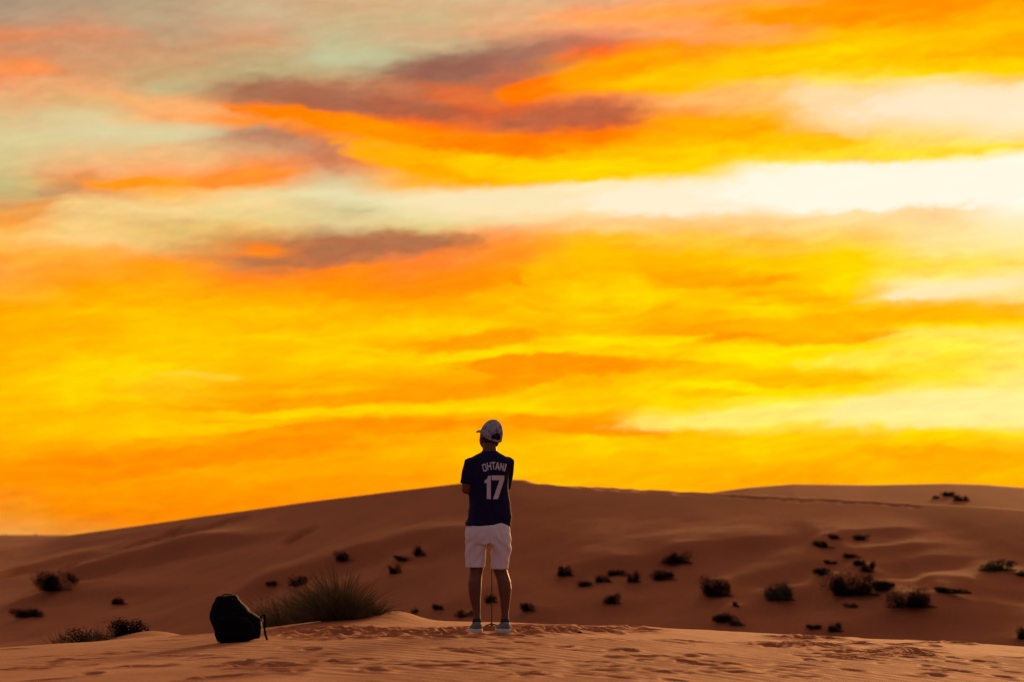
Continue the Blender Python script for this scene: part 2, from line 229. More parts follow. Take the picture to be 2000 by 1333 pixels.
class MB:                                             # collects shapes for one mesh
    def __init__(s): s.v = []; s.f = []
    def add(s, v, f):
        n = len(s.v); s.v += [Vector(p) for p in v]; s.f += [tuple(i + n for i in q) for q in f]
    def rings(s, rings, cap=True):
        n = len(rings[0]); v = [p for r in rings for p in r]; f = []
        for k in range(len(rings) - 1):
            for i in range(n):
                j = (i + 1) % n; f.append((k * n + i, k * n + j, (k + 1) * n + j, (k + 1) * n + i))
        if cap: f += [tuple(range(n - 1, -1, -1)), tuple(range((len(rings) - 1) * n, len(rings) * n))]
        s.add(v, f)
    def tube(s, pts, rad, n=12, round_ends=True, flat=1.0):
        pts = [Vector(p) for p in pts]; rad = list(rad) if hasattr(rad, '__len__') else [rad] * len(pts)
        tan = [(pts[min(i + 1, len(pts) - 1)] - pts[max(i - 1, 0)]).normalized() for i in range(len(pts))]
        up = Vector((0, 0, 1)) if abs(tan[0].z) < 0.9 else Vector((0, 1, 0)); rs = []
        def ring(c, t, r):
            nonlocal up
            a = t.cross(up)
            if a.length < 1e-6: a = t.orthogonal()
            a.normalize(); b = a.cross(t).normalized(); up = b
            return [c + a * (r * math.cos(2 * math.pi * k / n)) + b * (r * flat * math.sin(2 * math.pi * k / n)) for k in range(n)]
        if round_ends:
            for q in (0.98, 0.75, 0.4): rs.append(ring(pts[0] - tan[0] * rad[0] * q, tan[0], rad[0] * math.sqrt(1 - q * q)))
        for p, t, r in zip(pts, tan, rad): rs.append(ring(p, t, r))
        if round_ends:
            for q in (0.4, 0.75, 0.98): rs.append(ring(pts[-1] + tan[-1] * rad[-1] * q, tan[-1], rad[-1] * math.sqrt(1 - q * q)))
        s.rings(rs)
    def ell(s, c, r, rot=None, n=16, m=10):
        c = Vector(c); M = rot or Matrix.Identity(3); rs = []
        for k in range(m + 1):
            t = math.pi * (0.02 + 0.96 * k / m)
            rs.append([c + M @ Vector((r[0] * math.sin(t) * math.cos(2 * math.pi * i / n), r[1] * math.sin(t) * math.sin(2 * math.pi * i / n), -r[2] * math.cos(t))) for i in range(n)])
        s.rings(rs)
    def box(s, c, h, M=None):
        c = Vector(c); M = M or Matrix.Identity(3)
        v = [c + M @ Vector((h[0] * x, h[1] * y, h[2] * z)) for x in (-1, 1) for y in (-1, 1) for z in (-1, 1)]
        s.add(v, [(0, 1, 3, 2), (4, 6, 7, 5), (0, 4, 5, 1), (2, 3, 7, 6), (0, 2, 6, 4), (1, 5, 7, 3)])
    def build(s, name, mat, parent=None, smooth=True): return obj(name, s.v, s.f, mat, parent, smooth)
    def remesh(s, name, mat, parent=None, voxel=0.008, smooth=6, fac=0.5, shape=None):
        me = bpy.data.meshes.new('tmp'); me.from_pydata([tuple(v) for v in s.v], [], s.f); me.update()
        t = bpy.data.objects.new('tmp', me); col.objects.link(t)
        m = t.modifiers.new('r', 'REMESH'); m.mode = 'VOXEL'; m.voxel_size = voxel
        if smooth: k = t.modifiers.new('s', 'SMOOTH'); k.iterations = smooth; k.factor = fac
        dg = bpy.context.evaluated_depsgraph_get(); out = bpy.data.meshes.new_from_object(t.evaluated_get(dg))
        bpy.data.objects.remove(t); bpy.data.meshes.remove(me)
        if shape:
            n = len(out.vertices); co = np.empty(n * 3, np.float32); out.vertices.foreach_get('co', co); co = co.reshape(-1, 3).astype(float)
            no = np.empty(n * 3, np.float32); out.vertices.foreach_get('normal', no); no = no.reshape(-1, 3)
            out.vertices.foreach_set('co', shape(co, no).astype(np.float32).ravel()); out.update()
        out.name = name; out.materials.clear(); out.materials.append(mat)
        out.polygons.foreach_set('use_smooth', np.ones(len(out.polygons), bool))
        return link(bpy.data.objects.new(name, out), parent)
_perm = rng.permutation(512)
def vnoise(x, y, seed=0):                             # smooth value noise
    xi = np.floor(x).astype(int); yi = np.floor(y).astype(int); fx = x - xi; fy = y - yi
    fx = fx * fx * (3 - 2 * fx); fy = fy * fy * (3 - 2 * fy)
    def h(a, b): return _perm[(_perm[(a + seed * 37) % 512] + b) % 512] / 511.0
    return (h(xi, yi) * (1 - fx) + h(xi + 1, yi) * fx) * (1 - fy) + (h(xi, yi + 1) * (1 - fx) + h(xi + 1, yi + 1) * fx) * fy - 0.5
def fbm(x, y, o=4, seed=0):
    s = 0.0; a = 1.0
    for k in range(o): s = s + a * vnoise(x * 2 ** k, y * 2 ** k, seed + k); a *= 0.5
    return s
def sstep(a, b, x):
    t = np.clip((x - a) / (b - a), 0, 1); return t * t * (3 - 2 * t)

# ------------------------------------------------------------------ materials
def mat(name, c, rough=0.8, noise_scale=None, amount=0.25, c2=None, bump=0.0, bump_scale=200.0, spec=0.3, sheen=0.0):
    m = bpy.data.materials.new(name); m.use_nodes = True; nt = m.node_tree; b = nt.nodes['Principled BSDF']
    b.inputs['Base Color'].default_value = (*c, 1); b.inputs['Roughness'].default_value = rough; b.inputs['Specular IOR Level'].default_value = spec
    if sheen: b.inputs['Sheen Weight'].default_value = sheen
    tc = nt.nodes.new('ShaderNodeTexCoord')
    if noise_scale:
        n = nt.nodes.new('ShaderNodeTexNoise'); n.inputs['Scale'].default_value = noise_scale; n.inputs['Detail'].default_value = 5
        nt.links.new(tc.outputs['Object'], n.inputs['Vector'])
        mx = nt.nodes.new('ShaderNodeMix'); mx.data_type = 'RGBA'; nt.links.new(n.outputs[0], mx.inputs[0])
        mx.inputs[6].default_value = (*[v * (1 - amount) for v in c], 1); mx.inputs[7].default_value = (*(c2 or [v * (1 + amount) for v in c]), 1)
        nt.links.new(mx.outputs[2], b.inputs['Base Color'])
    if bump:
        n = nt.nodes.new('ShaderNodeTexNoise'); n.inputs['Scale'].default_value = bump_scale; n.inputs['Detail'].default_value = 4
        nt.links.new(tc.outputs['Object'], n.inputs['Vector'])
        bp = nt.nodes.new('ShaderNodeBump'); bp.inputs['Strength'].default_value = bump; bp.inputs['Distance'].default_value = 0.01
        nt.links.new(n.outputs[0], bp.inputs['Height']); nt.links.new(bp.outputs[0], b.inputs['Normal'])
    return m
SAND = (0.300, 0.096, 0.037)
def sand_mat():
    m = bpy.data.materials.new('red_sand'); m.use_nodes = True; nt = m.node_tree; N = nt.nodes; L = nt.links; b = N['Principled BSDF']
    b.inputs['Roughness'].default_value = 0.95; b.inputs['Specular IOR Level'].default_value = 0.15
    tc = N.new('ShaderNodeTexCoord')
    def noise(sc, det):
        n = N.new('ShaderNodeTexNoise'); n.inputs['Scale'].default_value = sc; n.inputs['Detail'].default_value = det; L.new(tc.outputs['Object'], n.inputs['Vector']); return n.outputs[0]
    def mixc(f, a, c, lo, hi):
        r = N.new('ShaderNodeMapRange'); L.new(f, r.inputs[0]); r.inputs[1].default_value = lo; r.inputs[2].default_value = hi
        x = N.new('ShaderNodeMix'); x.data_type = 'RGBA'; L.new(r.outputs[0], x.inputs[0])
        if isinstance(a, tuple): x.inputs[6].default_value = (*a, 1)
        else: L.new(a, x.inputs[6])
        x.inputs[7].default_value = (*c, 1); return x.outputs[2]
    c = mixc(noise(0.35, 5), tuple(v * 0.90 for v in SAND), tuple(v * 1.08 for v in SAND), 0.35, 0.65)
    c = mixc(noise(9.0, 6), c, (SAND[0] * 0.80, SAND[1] * 0.74, SAND[2] * 0.70), 0.52, 0.78)
    c = mixc(noise(420.0, 2), c, (SAND[0] * 0.72, SAND[1] * 0.66, SAND[2] * 0.6), 0.5, 0.8)
    L.new(c, b.inputs['Base Color'])
    bp = N.new('ShaderNodeBump'); bp.inputs['Strength'].default_value = 0.35; bp.inputs['Distance'].default_value = 0.006
    L.new(noise(60.0, 8), bp.inputs['Height']); L.new(bp.outputs[0], b.inputs['Normal'])
    return m
M_SAND = sand_mat()

# ------------------------------------------------------------------ terrain
def poly_at(pts, D):                                  # picture polyline at a depth -> world x, z arrays
    P = [at(px, py, D) for px, py in pts]; return np.array([p.x for p in P]), np.array([p.z for p in P])
RIDGE_Y = 22.5
rx, rz = poly_at([(-3000, 1430), (-900, 1320), (0, 1258), (120, 1251), (250, 1243), (400, 1235), (520, 1227), (640, 1219), (800, 1214), (900, 1213), (1000, 1215), (1250, 1224),
                  (1500, 1238), (1750, 1250), (2000, 1262), (2900, 1312), (5000, 1420)], RIDGE_Y)
def smooth_interp(x, xs, ys, w):
    return sum(np.interp(x + k * w, xs, ys) for k in (-1.0, -0.6, -0.3, 0, 0.3, 0.6, 1.0)) / 7.0
def bump(x, y, cx, cy, sx, sy, h):
    return h * np.exp(-((x - cx) / sx) ** 2 - ((y - cy) / sy) ** 2)
def px_x(px, Y): return ray(px, 1200)[0] * Y
def z_near(x, y):
    base = smooth_interp(x, rx, rz, 0.5)
    crest = RIDGE_Y + 0.6 * np.sin(x * 0.35 + 1.0) * sstep(0.6, 2.5, np.abs(x - px_x(957, 20)))
    d = y - crest
    z = base - 1.9 * sstep(-1.0, 18.0, d) - 0.35 * sstep(0, 6, d)
    z = z + bump(x, y, px_x(775, 22.3), 22.4, 0.24, 0.8, 0.075) + bump(x, y, px_x(690, 22.3), 22.1, 0.75, 1.1, 0.055)
    z = z + bump(x, y, px_x(300, 24.5), 24.6, 0.55, 0.9, 0.16) + bump(x, y, px_x(215, 24.5), 24.8, 0.7, 0.8, 0.10) + bump(x, y, px_x(20, 25), 25.3, 0.8, 0.9, 0.10)
    z = z + 0.02 * fbm(x * 0.7, y * 0.5, 3, 3) * sstep(0.2, 1.5, np.hypot(x - px_x(957, 19.8), y - 19.8))
    z = z + (y < 12) * 0.0
    return z
# big dune: crest line in the picture with its depth
crest = [(-2500, 1085, 130), (-900, 1070, 118), (-300, 1056, 112), (0, 1052, 110), (90, 1050, 107), (200, 1035, 103), (400, 1006, 97), (600, 978, 92), (750, 959, 88), (900, 941, 85), (960, 935, 84), (1002, 933, 83.4),
         (1040, 936, 83), (1150, 946, 82.3), (1280, 954, 81.8), (1400, 960, 81.4), (1500, 965, 81), (1650, 972, 80.6), (1780, 980, 80.2), (1900, 986, 80), (2000, 993, 80), (2400, 1012, 81), (3300, 1045, 84), (5000, 1080, 90)]
cxs = np.array([ray(p, 1000)[0] for p, _, _ in crest])                        # bearing (x per y)
cys = np.array([D for _, _, D in crest]); czs = np.array([at(p, q, D).z for p, q, D in crest])
foot = [(-2500, 90), (0, 74), (500, 67), (1000, 62), (1500, 61), (2000, 61), (5000, 66)]
fxs = np.array([ray(p, 1000)[0] for p, _ in foot]); fys = np.array([d for _, d in foot])
bk = [(-2500, 1200), (900, 1120), (1200, 1010), (1330, 972), (1400, 961), (1460, 953), (1550, 946), (1700, 948), (1850, 945), (1920, 947), (2000, 953), (2200, 966), (3000, 1010), (5000, 1080)]
bxs = np.array([ray(p, 1000)[0] for p, _ in bk]); BACK_Y = 118.0; bzs = np.array([at(p, q, BACK_Y).z for p, q in bk])
VALLEY = -2.6
def z_dune(x, y, fine=True):
    s = x / np.maximum(y, 5.0)
    def si(xs, ys, w=0.006): return (np.interp(s - w, xs, ys) + np.interp(s, xs, ys) * 2 + np.interp(s + w, xs, ys)) / 4
    yc = si(cxs, cys, 0.01); zc = si(cxs, czs, 0.004); yf = si(fxs, fys, 0.03)
    t = (y - yf) / (yc - yf)
    tt = np.clip(t, 0, 1)
    prof = 0.80 * tt + 0.20 * sstep(0, 1, tt)
    prof = prof * sstep(-0.02, 0.25, t) ** 0.6
    front = VALLEY + (zc - VALLEY) * prof
    back = zc - 0.42 * (y - yc) ** 1.0
    dz = np.where(t <= 1, front, zc + (zc - VALLEY) * 0.8 * (t - 1)) - np.where(t <= 1, zc + 0.42 * (yc - y), back)
    z = np.where(t <= 1, front, np.maximum(back, VALLEY)) - np.where(np.abs(dz) < 0.3, (0.3 - np.abs(dz)) ** 2 / 1.2, 0)
    zb = np.interp(s, bxs, bzs)                        # second dune behind
    tb = (y - 86.0) / (BACK_Y - 86.0); pb = np.clip(tb, 0, 1)
    z2 = np.where(tb <= 1, VALLEY + (zb - VALLEY) * (pb ** 0.8), zb - 0.10 * (y - BACK_Y))
    z2 = np.maximum(z2, VALLEY - 1)
    return np.where(t <= 1, z, np.maximum(z, z2))
def z_ground(x, y):                                    # everything up to the far plain
    zn = z_near(x, y); zd = z_dune(x, y)
    w = sstep(38, 46, y)
    return zn * (1 - w) + zd * w
def hit(px, py, zf, lo=40.0, hi=135.0):                # where the line of sight meets a surface
    s, t = ray(px, py); ys = np.linspace(lo, hi, 4000); d = CAM_Z + t * ys - zf(s * ys, ys)
    k = np.nonzero(d < 0)[0]; y = ys[k[0]] if len(k) else ys[np.argmin(d)]
    return float(s * y), float(y)
# wind ridges on the face of the big dune, as (picture points, height in m)
RIDGES = [([(60, 1172), (100, 1150), (150, 1133), (250, 1104), (350, 1080), (470, 1056), (600, 1030)], .34), ([(470, 1165), (560, 1140), (650, 1113), (720, 1092), (800, 1076), (900, 1058), (1000, 1040)], .30),
          ([(740, 1128), (790, 1100), (830, 1084), (900, 1070), (990, 1052)], .18), ([(1090, 1128), (1170, 1113), (1250, 1108), (1310, 1094), (1360, 1087), (1430, 1075), (1520, 1058), (1620, 1035)], .28),
          ([(1370, 1172), (1440, 1143), (1540, 1118), (1600, 1100), (1680, 1080)], .22), ([(1585, 1072), (1640, 1052), (1700, 1045), (1780, 1036), (1850, 1026)], .22), ([(1640, 1096), (1730, 1083), (1810, 1068), (1880, 1058)], .16),
          ([(1650, 1130), (1740, 1110), (1850, 1090), (1930, 1080)], .20), ([(1400, 1215), (1480, 1185), (1560, 1168), (1640, 1150), (1720, 1140)], .18), ([(1620, 1190), (1700, 1172), (1800, 1160), (1900, 1152), (2000, 1140)], .16),
          ([(1810, 1178), (1880, 1166), (1960, 1160), (2080, 1150)], .16), ([(0, 1196), (90, 1183), (190, 1172), (300, 1160), (420, 1140)], .20), ([(-60, 1150), (40, 1120), (140, 1092), (240, 1072)], .14),
          ([(1560, 1240), (1680, 1226), (1800, 1216), (1920, 1206), (2060, 1198)], .15), ([(1730, 1215), (1820, 1200), (1900, 1192), (2050, 1180)], .13), ([(500, 1200), (600, 1175), (720, 1150), (820, 1130)], .14),
          ([(1010, 1205), (1120, 1188), (1240, 1168), (1340, 1150)], .12), ([(840, 1190), (920, 1165), (1000, 1150), (1060, 1140)], .12), ([(150, 1062), (260, 1040), (380, 1022), (480, 1008)], .10)]
RP = [(np.array([hit(px, py, z_dune) for px, py in pts]), h) for pts, h in RIDGES]
def ridges(x, y):
    out = np.zeros_like(x)
    for pts, h in RP:
        # along x: the ridge line as y(x), fading at its ends
        order = np.argsort(pts[:, 0]); px_, py_ = pts[order, 0], pts[order, 1]
        n = len(px_); yl = np.interp(x, px_, py_)
        Lx = px_[-1] - px_[0]; u = (x - px_[0]) / Lx
        fade = sstep(-0.06, 0.10, u) * (1 - sstep(0.55, 1.05, u))
        d = y - yl
        prof = np.where(d < 0, np.exp(-(d / 0.55) ** 2), np.exp(-(d / 2.6) ** 2))
        prof = prof - 0.30 * np.exp(-((d + 1.2) / 0.9) ** 2)
        out += 1.35 * h * fade * prof
    return out
PRINTS_DUNE = []
for k in range(22):                                    # trail below the crest on the right
    px = 1430 + k * 17 + random.uniform(-5, 5); py = np.interp(px, [1430, 1650, 1800], [970, 979, 989]) + random.uniform(0, 5); PRINTS_DUNE.append((px, py, 0.13, 0.05))
for a, b, n in (((250, 1068), (350, 1035), 12), ((330, 1048), (480, 1012), 10), ((200, 1098), (330, 1058), 14), ((560, 1060), (600, 1035), 9), ((90, 1125), (210, 1085), 10), ((1650, 1000), (1800, 1010), 0)):
    for k in range(n):
        f = (k + random.random()) / max(n, 1); PRINTS_DUNE.append((a[0] + (b[0] - a[0]) * f + random.uniform(-6, 6), a[1] + (b[1] - a[1]) * f + random.uniform(-3, 3), 0.25, 0.24))
for px, py in ((1046, 938), (1060, 939), (1085, 943), (1100, 945), (1120, 947), (1140, 950), (1150, 950), (1180, 953), (1215, 955), (1250, 957), (1330, 962)): PRINTS_DUNE.append((px, py, 0.24, 0.09))
PD = [(*hit(p, q, z_dune), r, h) for p, q, r, h in PRINTS_DUNE]
def z_dune_full(x, y):
    z = z_dune(x, y); s = x / np.maximum(y, 5.0)
    yc = np.interp(s, cxs, cys); m = 1 - sstep(-9.0, -1.0, y - yc)
    z = z + ridges(x, y) * m
    z = z + (0.40 * fbm(x * 0.10 - y * 0.05, y * 0.10, 3, 11) + 0.045 * fbm(x * 0.5 - y * 0.2, y * 0.35, 3, 21) + 0.050 * fbm(x * 1.3 - y * .5, y * 0.8, 3, 23)) * m * sstep(46, 56, y)
    return z
MOUNDS = []
def z_mounds(x, y):
    z = np.zeros_like(x)
    for mx, my, w, h in MOUNDS:
        d = np.abs(x - mx) < w * 4
        if d.any(): z[d] += h * (np.exp(-((x[d] - mx) / (w * .7)) ** 2 - ((y[d] - my - w * .3) / (w * 1.3)) ** 2) + .6 * np.exp(-((x[d] - mx - w) / (w * 1.1)) ** 2 - ((y[d] - my - w * .9) / (w * 1.0)) ** 2))
    return z
def z_all(x, y):
    w = sstep(38, 46, y); return z_near(x, y) * (1 - w) + (z_dune_full(x, y) + z_mounds(x, y)) * w
def zs(x, y):                                          # one point
    return float(z_all(np.array([x]), np.array([y]))[0])

def spaced(*segs):
    out = []
    for a, b, st in segs: out.append(np.arange(a, b, st))
    out.append(np.array([segs[-1][1]])); return np.concatenate(out)

# footprints and scuffs in the near sand
FEET = []
def print_px(px, py, ang=None, ln=0.15, wd=0.055, dep=0.030):
    Y = hit(px, py, z_near, 9, 26); FEET.append((Y[0], Y[1], ang if ang is not None else random.uniform(0, math.pi), ln, wd, dep))
for px, py in ((290, 1302), (270, 1304), (450, 1297), (480, 1296), (560, 1304), (545, 1302), (420, 1326), (450, 1322), (15, 1310), (60, 1305), (975, 1297), (960, 1299), (930, 1273), (965, 1268), (880, 1270), (1205, 1272),
               (1230, 1273), (1245, 1283), (1260, 1284), (1275, 1311), (1285, 1314), (1340, 1295), (1355, 1293), (1345, 1283), (1350, 1254), (1310, 1255), (1560, 1323), (1410, 1308), (1420, 1300), (1425, 1313), (1320, 1331), (1030, 1320),
               (1025, 1316), (1010, 1288), (1020, 1257), (1810, 1319), (1830, 1321), (1860, 1310), (1850, 1313), (1815, 1303), (1845, 1294), (1910, 1294), (1930, 1295), (1960, 1324), (1990, 1286), (1100, 1265), (1180, 1250), (230, 1277), (340, 1282), (700, 1290), (720, 1308), (650, 1295), (610, 1270), (640, 1280), (120, 1290), (180, 1318), (330, 1252), (395, 1240)):
    print_px(px, py)
def scatter(x0, x1, y0, y1, n, dep=0.03):
    for k in range(n): print_px(random.uniform(x0, x1), random.triangular(y0, y1, (y0 + y1) / 2), dep=random.uniform(0.5, 1.2) * dep)
scatter(560, 1010, 1226, 1251, 130, 0.034); scatter(990, 1260, 1219, 1241, 70, 0.032); scatter(1470, 1620, 1256, 1268, 26, 0.03); scatter(1600, 1830, 1262, 1292, 44, 0.03); scatter(1500, 1640, 1241, 1252, 26, 0.028); scatter(1640, 1900, 1252, 1262, 16, 0.028)
scatter(0, 2000, 1262, 1332, 60, 0.018); scatter(880, 1040, 1228, 1244, 40, 0.03)
def footprints(X, Y):
    Z = np.zeros_like(X); xs = X[0]; ys = Y[:, 0]
    for fx, fy, a, ln, wd, dep in FEET:
        rad = 0.5; i0, i1 = np.searchsorted(xs, (fx - rad, fx + rad)); j0, j1 = np.searchsorted(ys, (fy - rad, fy + rad))
        if i1 - i0 < 2 or j1 - j0 < 2: continue
        dx = X[j0:j1, i0:i1] - fx; dy = Y[j0:j1, i0:i1] - fy
        u = dx * math.cos(a) + dy * math.sin(a); v = -dx * math.sin(a) + dy * math.cos(a)
        q = np.sqrt((u / ln) ** 2 + (v / wd) ** 2)
        Z[j0:j1, i0:i1] += -dep * np.exp(-q ** 4) * (1 + 0.2 * np.sin(u * 25)) + 0.28 * dep * np.exp(-((q - 1.5) / 0.4) ** 2)
    return Z
def near_detail(X, Y):
    fade = sstep(9, 11.5, Y) * (1 - sstep(24.5, 26.5, Y)) * (1 - sstep(5.2, 6.5, np.abs(X)))
    ph = (X * 0.80 + Y * 0.56) * 2 * math.pi / 0.17 + 3.2 * fbm(X * 0.5, Y * 0.5, 3, 5)
    amp = 0.0042 * sstep(-0.35, 0.3, fbm(X * 0.35 + 4, Y * 0.22, 3, 31) + 0.12 * (X / 4)) * (1 - 0.75 * sstep(19.0, 20.5, Y))
    rip = amp * (np.sin(ph) + 0.25 * np.sin(2 * ph + 0.6))
    f = footprints(X, Y)
    return (rip * np.exp(-np.abs(f) / 0.01) + f + 0.006 * fbm(X * 3.1, Y * 2.3, 3, 41)) * fade * (0.12 + 0.88 * sstep(0.16, 0.42, np.hypot(X - ray(957, 1235)[0] * PERSON_Y, (Y - PERSON_Y - .05) * .8))) * (0.25 + 0.75 * sstep(0.25, 0.5, np.hypot(X - ray(460, 1243)[0] * 19.3, Y - 19.3)))

SHRUBS = [
 (108, 1168, 70, 36, 'long dark shrub on the left shoulder of the large dune', 0, .5), (230, 1187, 28, 15, 'small dark shrub on the dune between the long shrub and the backpack', 0, 0), (50, 1214, 56, 18, 'low flat dark shrub at the dune foot near the left edge', 0, .3),
 (668, 1106, 36, 22, 'dark shrub on the dune directly above the tall grass tussock', 0, .4), (790, 1103, 40, 13, 'low dark shrub on a dune ridge between tussock and person', 0, .6), (818, 1098, 22, 20, 'small upright shrub at the right end of a ridge left of the shorts', 0, 0),
 (768, 1130, 24, 20, 'faint small shrub below the ridge shrubs left of the person', 0, .6), (530, 1148, 22, 9, 'tiny dark shrub on the dune over the straw grass, nearer the backpack', 0, 0), (582, 1155, 36, 22, 'dark shrub on the dune just behind the straw grass', 0, .3),
 (812, 1202, 14, 10, 'tiny dark shrub low on the dune beside the sand mound', 0, 0), (855, 1197, 18, 13, 'small dark shrub at the dune foot left of the person legs', 0, 0), (908, 1212, 34, 14, 'flat dark shrub at the dune foot behind the left calf', 0, 0), (958, 1188, 22, 18, 'small dark shrub behind the thin tripod pole', 0, 0),
 (1030, 1202, 24, 17, 'small dark shrub low on the dune right of the person calves', 0, .2), (1105, 1136, 30, 24, 'dark shrub leading the row right of the person, leftmost of that row', 0, -.5), (1142, 1152, 26, 13, 'tiny dark shrub second in the row right of the person', 0, 0), (1178, 1147, 28, 14, 'small dark shrub third in the row right of the person', 0, 0),
 (1204, 1134, 40, 14, 'flat dark shrub topping the middle of the row right of the person', 0, 0), (1237, 1149, 22, 25, 'upright narrow dark shrub fifth in the row right of the person', 0, 0), (1298, 1141, 44, 18, 'flat wide dark shrub under the ridge-end shrub right of the person', 0, -.2), (1326, 1117, 48, 29, 'dark shrub leaning off a ridge end, highest of the row right of the person', 0, -.5),
 (1194, 1190, 36, 23, 'lone dark shrub below the middle of the row right of the person', 0, -.2), (1398, 1181, 50, 38, 'bushy upright dark shrub at the right end of the shrub row', 0, .2), (1437, 1196, 12, 9, 'tiny dark clump just below the bushy upright shrub', 0, 0), (1415, 1224, 44, 16, 'dark flat shrub touching the near sand ridge line', 0, 0), (1436, 1232, 30, 10, 'low green-tinged shrub half hidden by the near sand ridge', 1, 0),
 (1607, 1078, 34, 17, 'dark shrub at the lower end of the high ridge on the right dune', 0, .3), (1630, 1061, 24, 10, 'flat dark clump along the high ridge on the right dune', 0, 0), (1679, 1062, 32, 12, 'dark clump at the upper end of the high ridge on the right dune', 0, -.3), (1664, 1093, 30, 8, 'thin dark clump on the slope under the high right ridge', 0, 0),
 (1622, 1106, 22, 8, 'small faint clump left under the thin clump on the right slope', 0, 0), (1609, 1136, 34, 17, 'dark shrub above and left of the big domed shrub', 0, -.4), (1677, 1116, 24, 12, 'small dark shrub left of a pair above the big domed shrub', 0, 0), (1694, 1131, 26, 23, 'upright dark shrub right of a pair above the big domed shrub', 0, -.2),
 (1518, 1190, 50, 34, 'pointed green-tipped dark shrub left of the big domed shrub', 1, .2), (1658, 1181, 84, 50, 'big domed dark shrub, largest on the right slope', 0, 0), (1727, 1178, 46, 20, 'oval dark shrub beside the big domed shrub on its right', 0, 0), (1775, 1204, 76, 38, 'pointed dark mound-shaped shrub below the oval shrub', 0, 0),
 (1662, 1200, 24, 10, 'small faint clump under the big domed shrub', 1, 0), (1850, 1175, 64, 14, 'low dark shrub trailing along a ridge right of the mound-shaped shrub', 0, .5), (1955, 1126, 56, 24, 'green-grey shrub high on the slope near the right edge', 1, -.5), (1994, 1136, 24, 12, 'small green-grey clump touching the right edge of the view', 1, 0),
 (1590, 1233, 28, 10, 'small dark clump just above the near ridge, left of a pair', 0, 0), (1632, 1243, 24, 18, 'small upright dark shrub just above the near ridge, right of a pair', 0, 0), (1997, 1260, 20, 26, 'dark shrub cut by the right edge just above the near ridge', 0, 0),
]
for px, py, w, h, *_ in SHRUBS:
    hx, hy = hit(px, py, z_dune_full); MOUNDS.append((hx, hy, max(w, 20) * hy / FPX, min(.22, .45 * h * hy / FPX)))
#--
gx = spaced((-420, -60, 30), (-60, -10, 2.5), (-10, -5, 0.25), (-5, 5, 0.026), (5, 10, 0.25), (10, 60, 2.5), (60, 421, 30))
gy = spaced((-400, -40, 30), (-40, 6, 2.0), (6, 12, 0.25), (12, 25.5, 0.030), (25.5, 30, 0.25), (30, 46, 0.5))
X, Y = np.meshgrid(gx, gy)
Z = z_all(X, Y) + near_detail(X, Y)
ground = tag(grid_obj('ground', X, Y, Z, M_SAND), 'rippled orange sand of the near ridge, marked with footprints', kind='structure')
dx_ = spaced((-420, -60, 12), (-60, -27, 1.0), (-27, 25, 0.13), (25, 60, 1.0), (60, 421, 12)); dy_ = spaced((46, 55, 0.3), (55, 88, 0.13), (88, 112, 0.18), (112, 121, 0.5), (121, 200, 4.0))
X, Y = np.meshgrid(dx_, dy_)
Z = z_dune_full(X, Y) + z_mounds(X, Y)
for fx, fy, r, h in PD:
    i0, i1 = np.searchsorted(dx_, (fx - 0.9, fx + 0.9)); j0, j1 = np.searchsorted(dy_, (fy - 1.4, fy + 1.4))
    q = np.hypot((X[j0:j1, i0:i1] - fx) / r, (Y[j0:j1, i0:i1] - fy) / (r * 1.6))
    Z[j0:j1, i0:i1] += -h * np.exp(-q ** 2) + 0.08 * h * np.exp(-((q - 1.7) / 0.5) ** 2)
for j in range(len(dy_)):
    if dy_[j] > 150: Z[j] = Z[j] * (1 - sstep(150, 200, dy_[j])) + (-2.5) * sstep(150, 200, dy_[j])
dune = tag(grid_obj('dune_terrain', X, Y, Z, M_SAND), 'large smooth sand dune with wind ridges behind the near ridge', kind='structure')
px_ = spaced((-9000, -420, 600), (-420, -120, 12), (-120, 60, 3), (60, 420, 12), (420, 9001, 600)); py_ = spaced((200, 264, 8), (264, 312, 1.5), (312, 420, 8), (420, 1200, 60), (1200, 9001, 600))
X, Y = np.meshgrid(px_, py_)
hz = at(50, 1046.5, 300).z
Z = -2.5 + sstep(270, 300, Y) * (hz + 2.5 + 0.3 * fbm(X * 0.03, Y * 0.0 + 3.0, 3, 51)) - sstep(302, 420, Y) * 4.0
plain = tag(grid_obj('desert_plain', X, Y, Z, M_SAND), 'far low sand plain on the horizon', kind='structure')
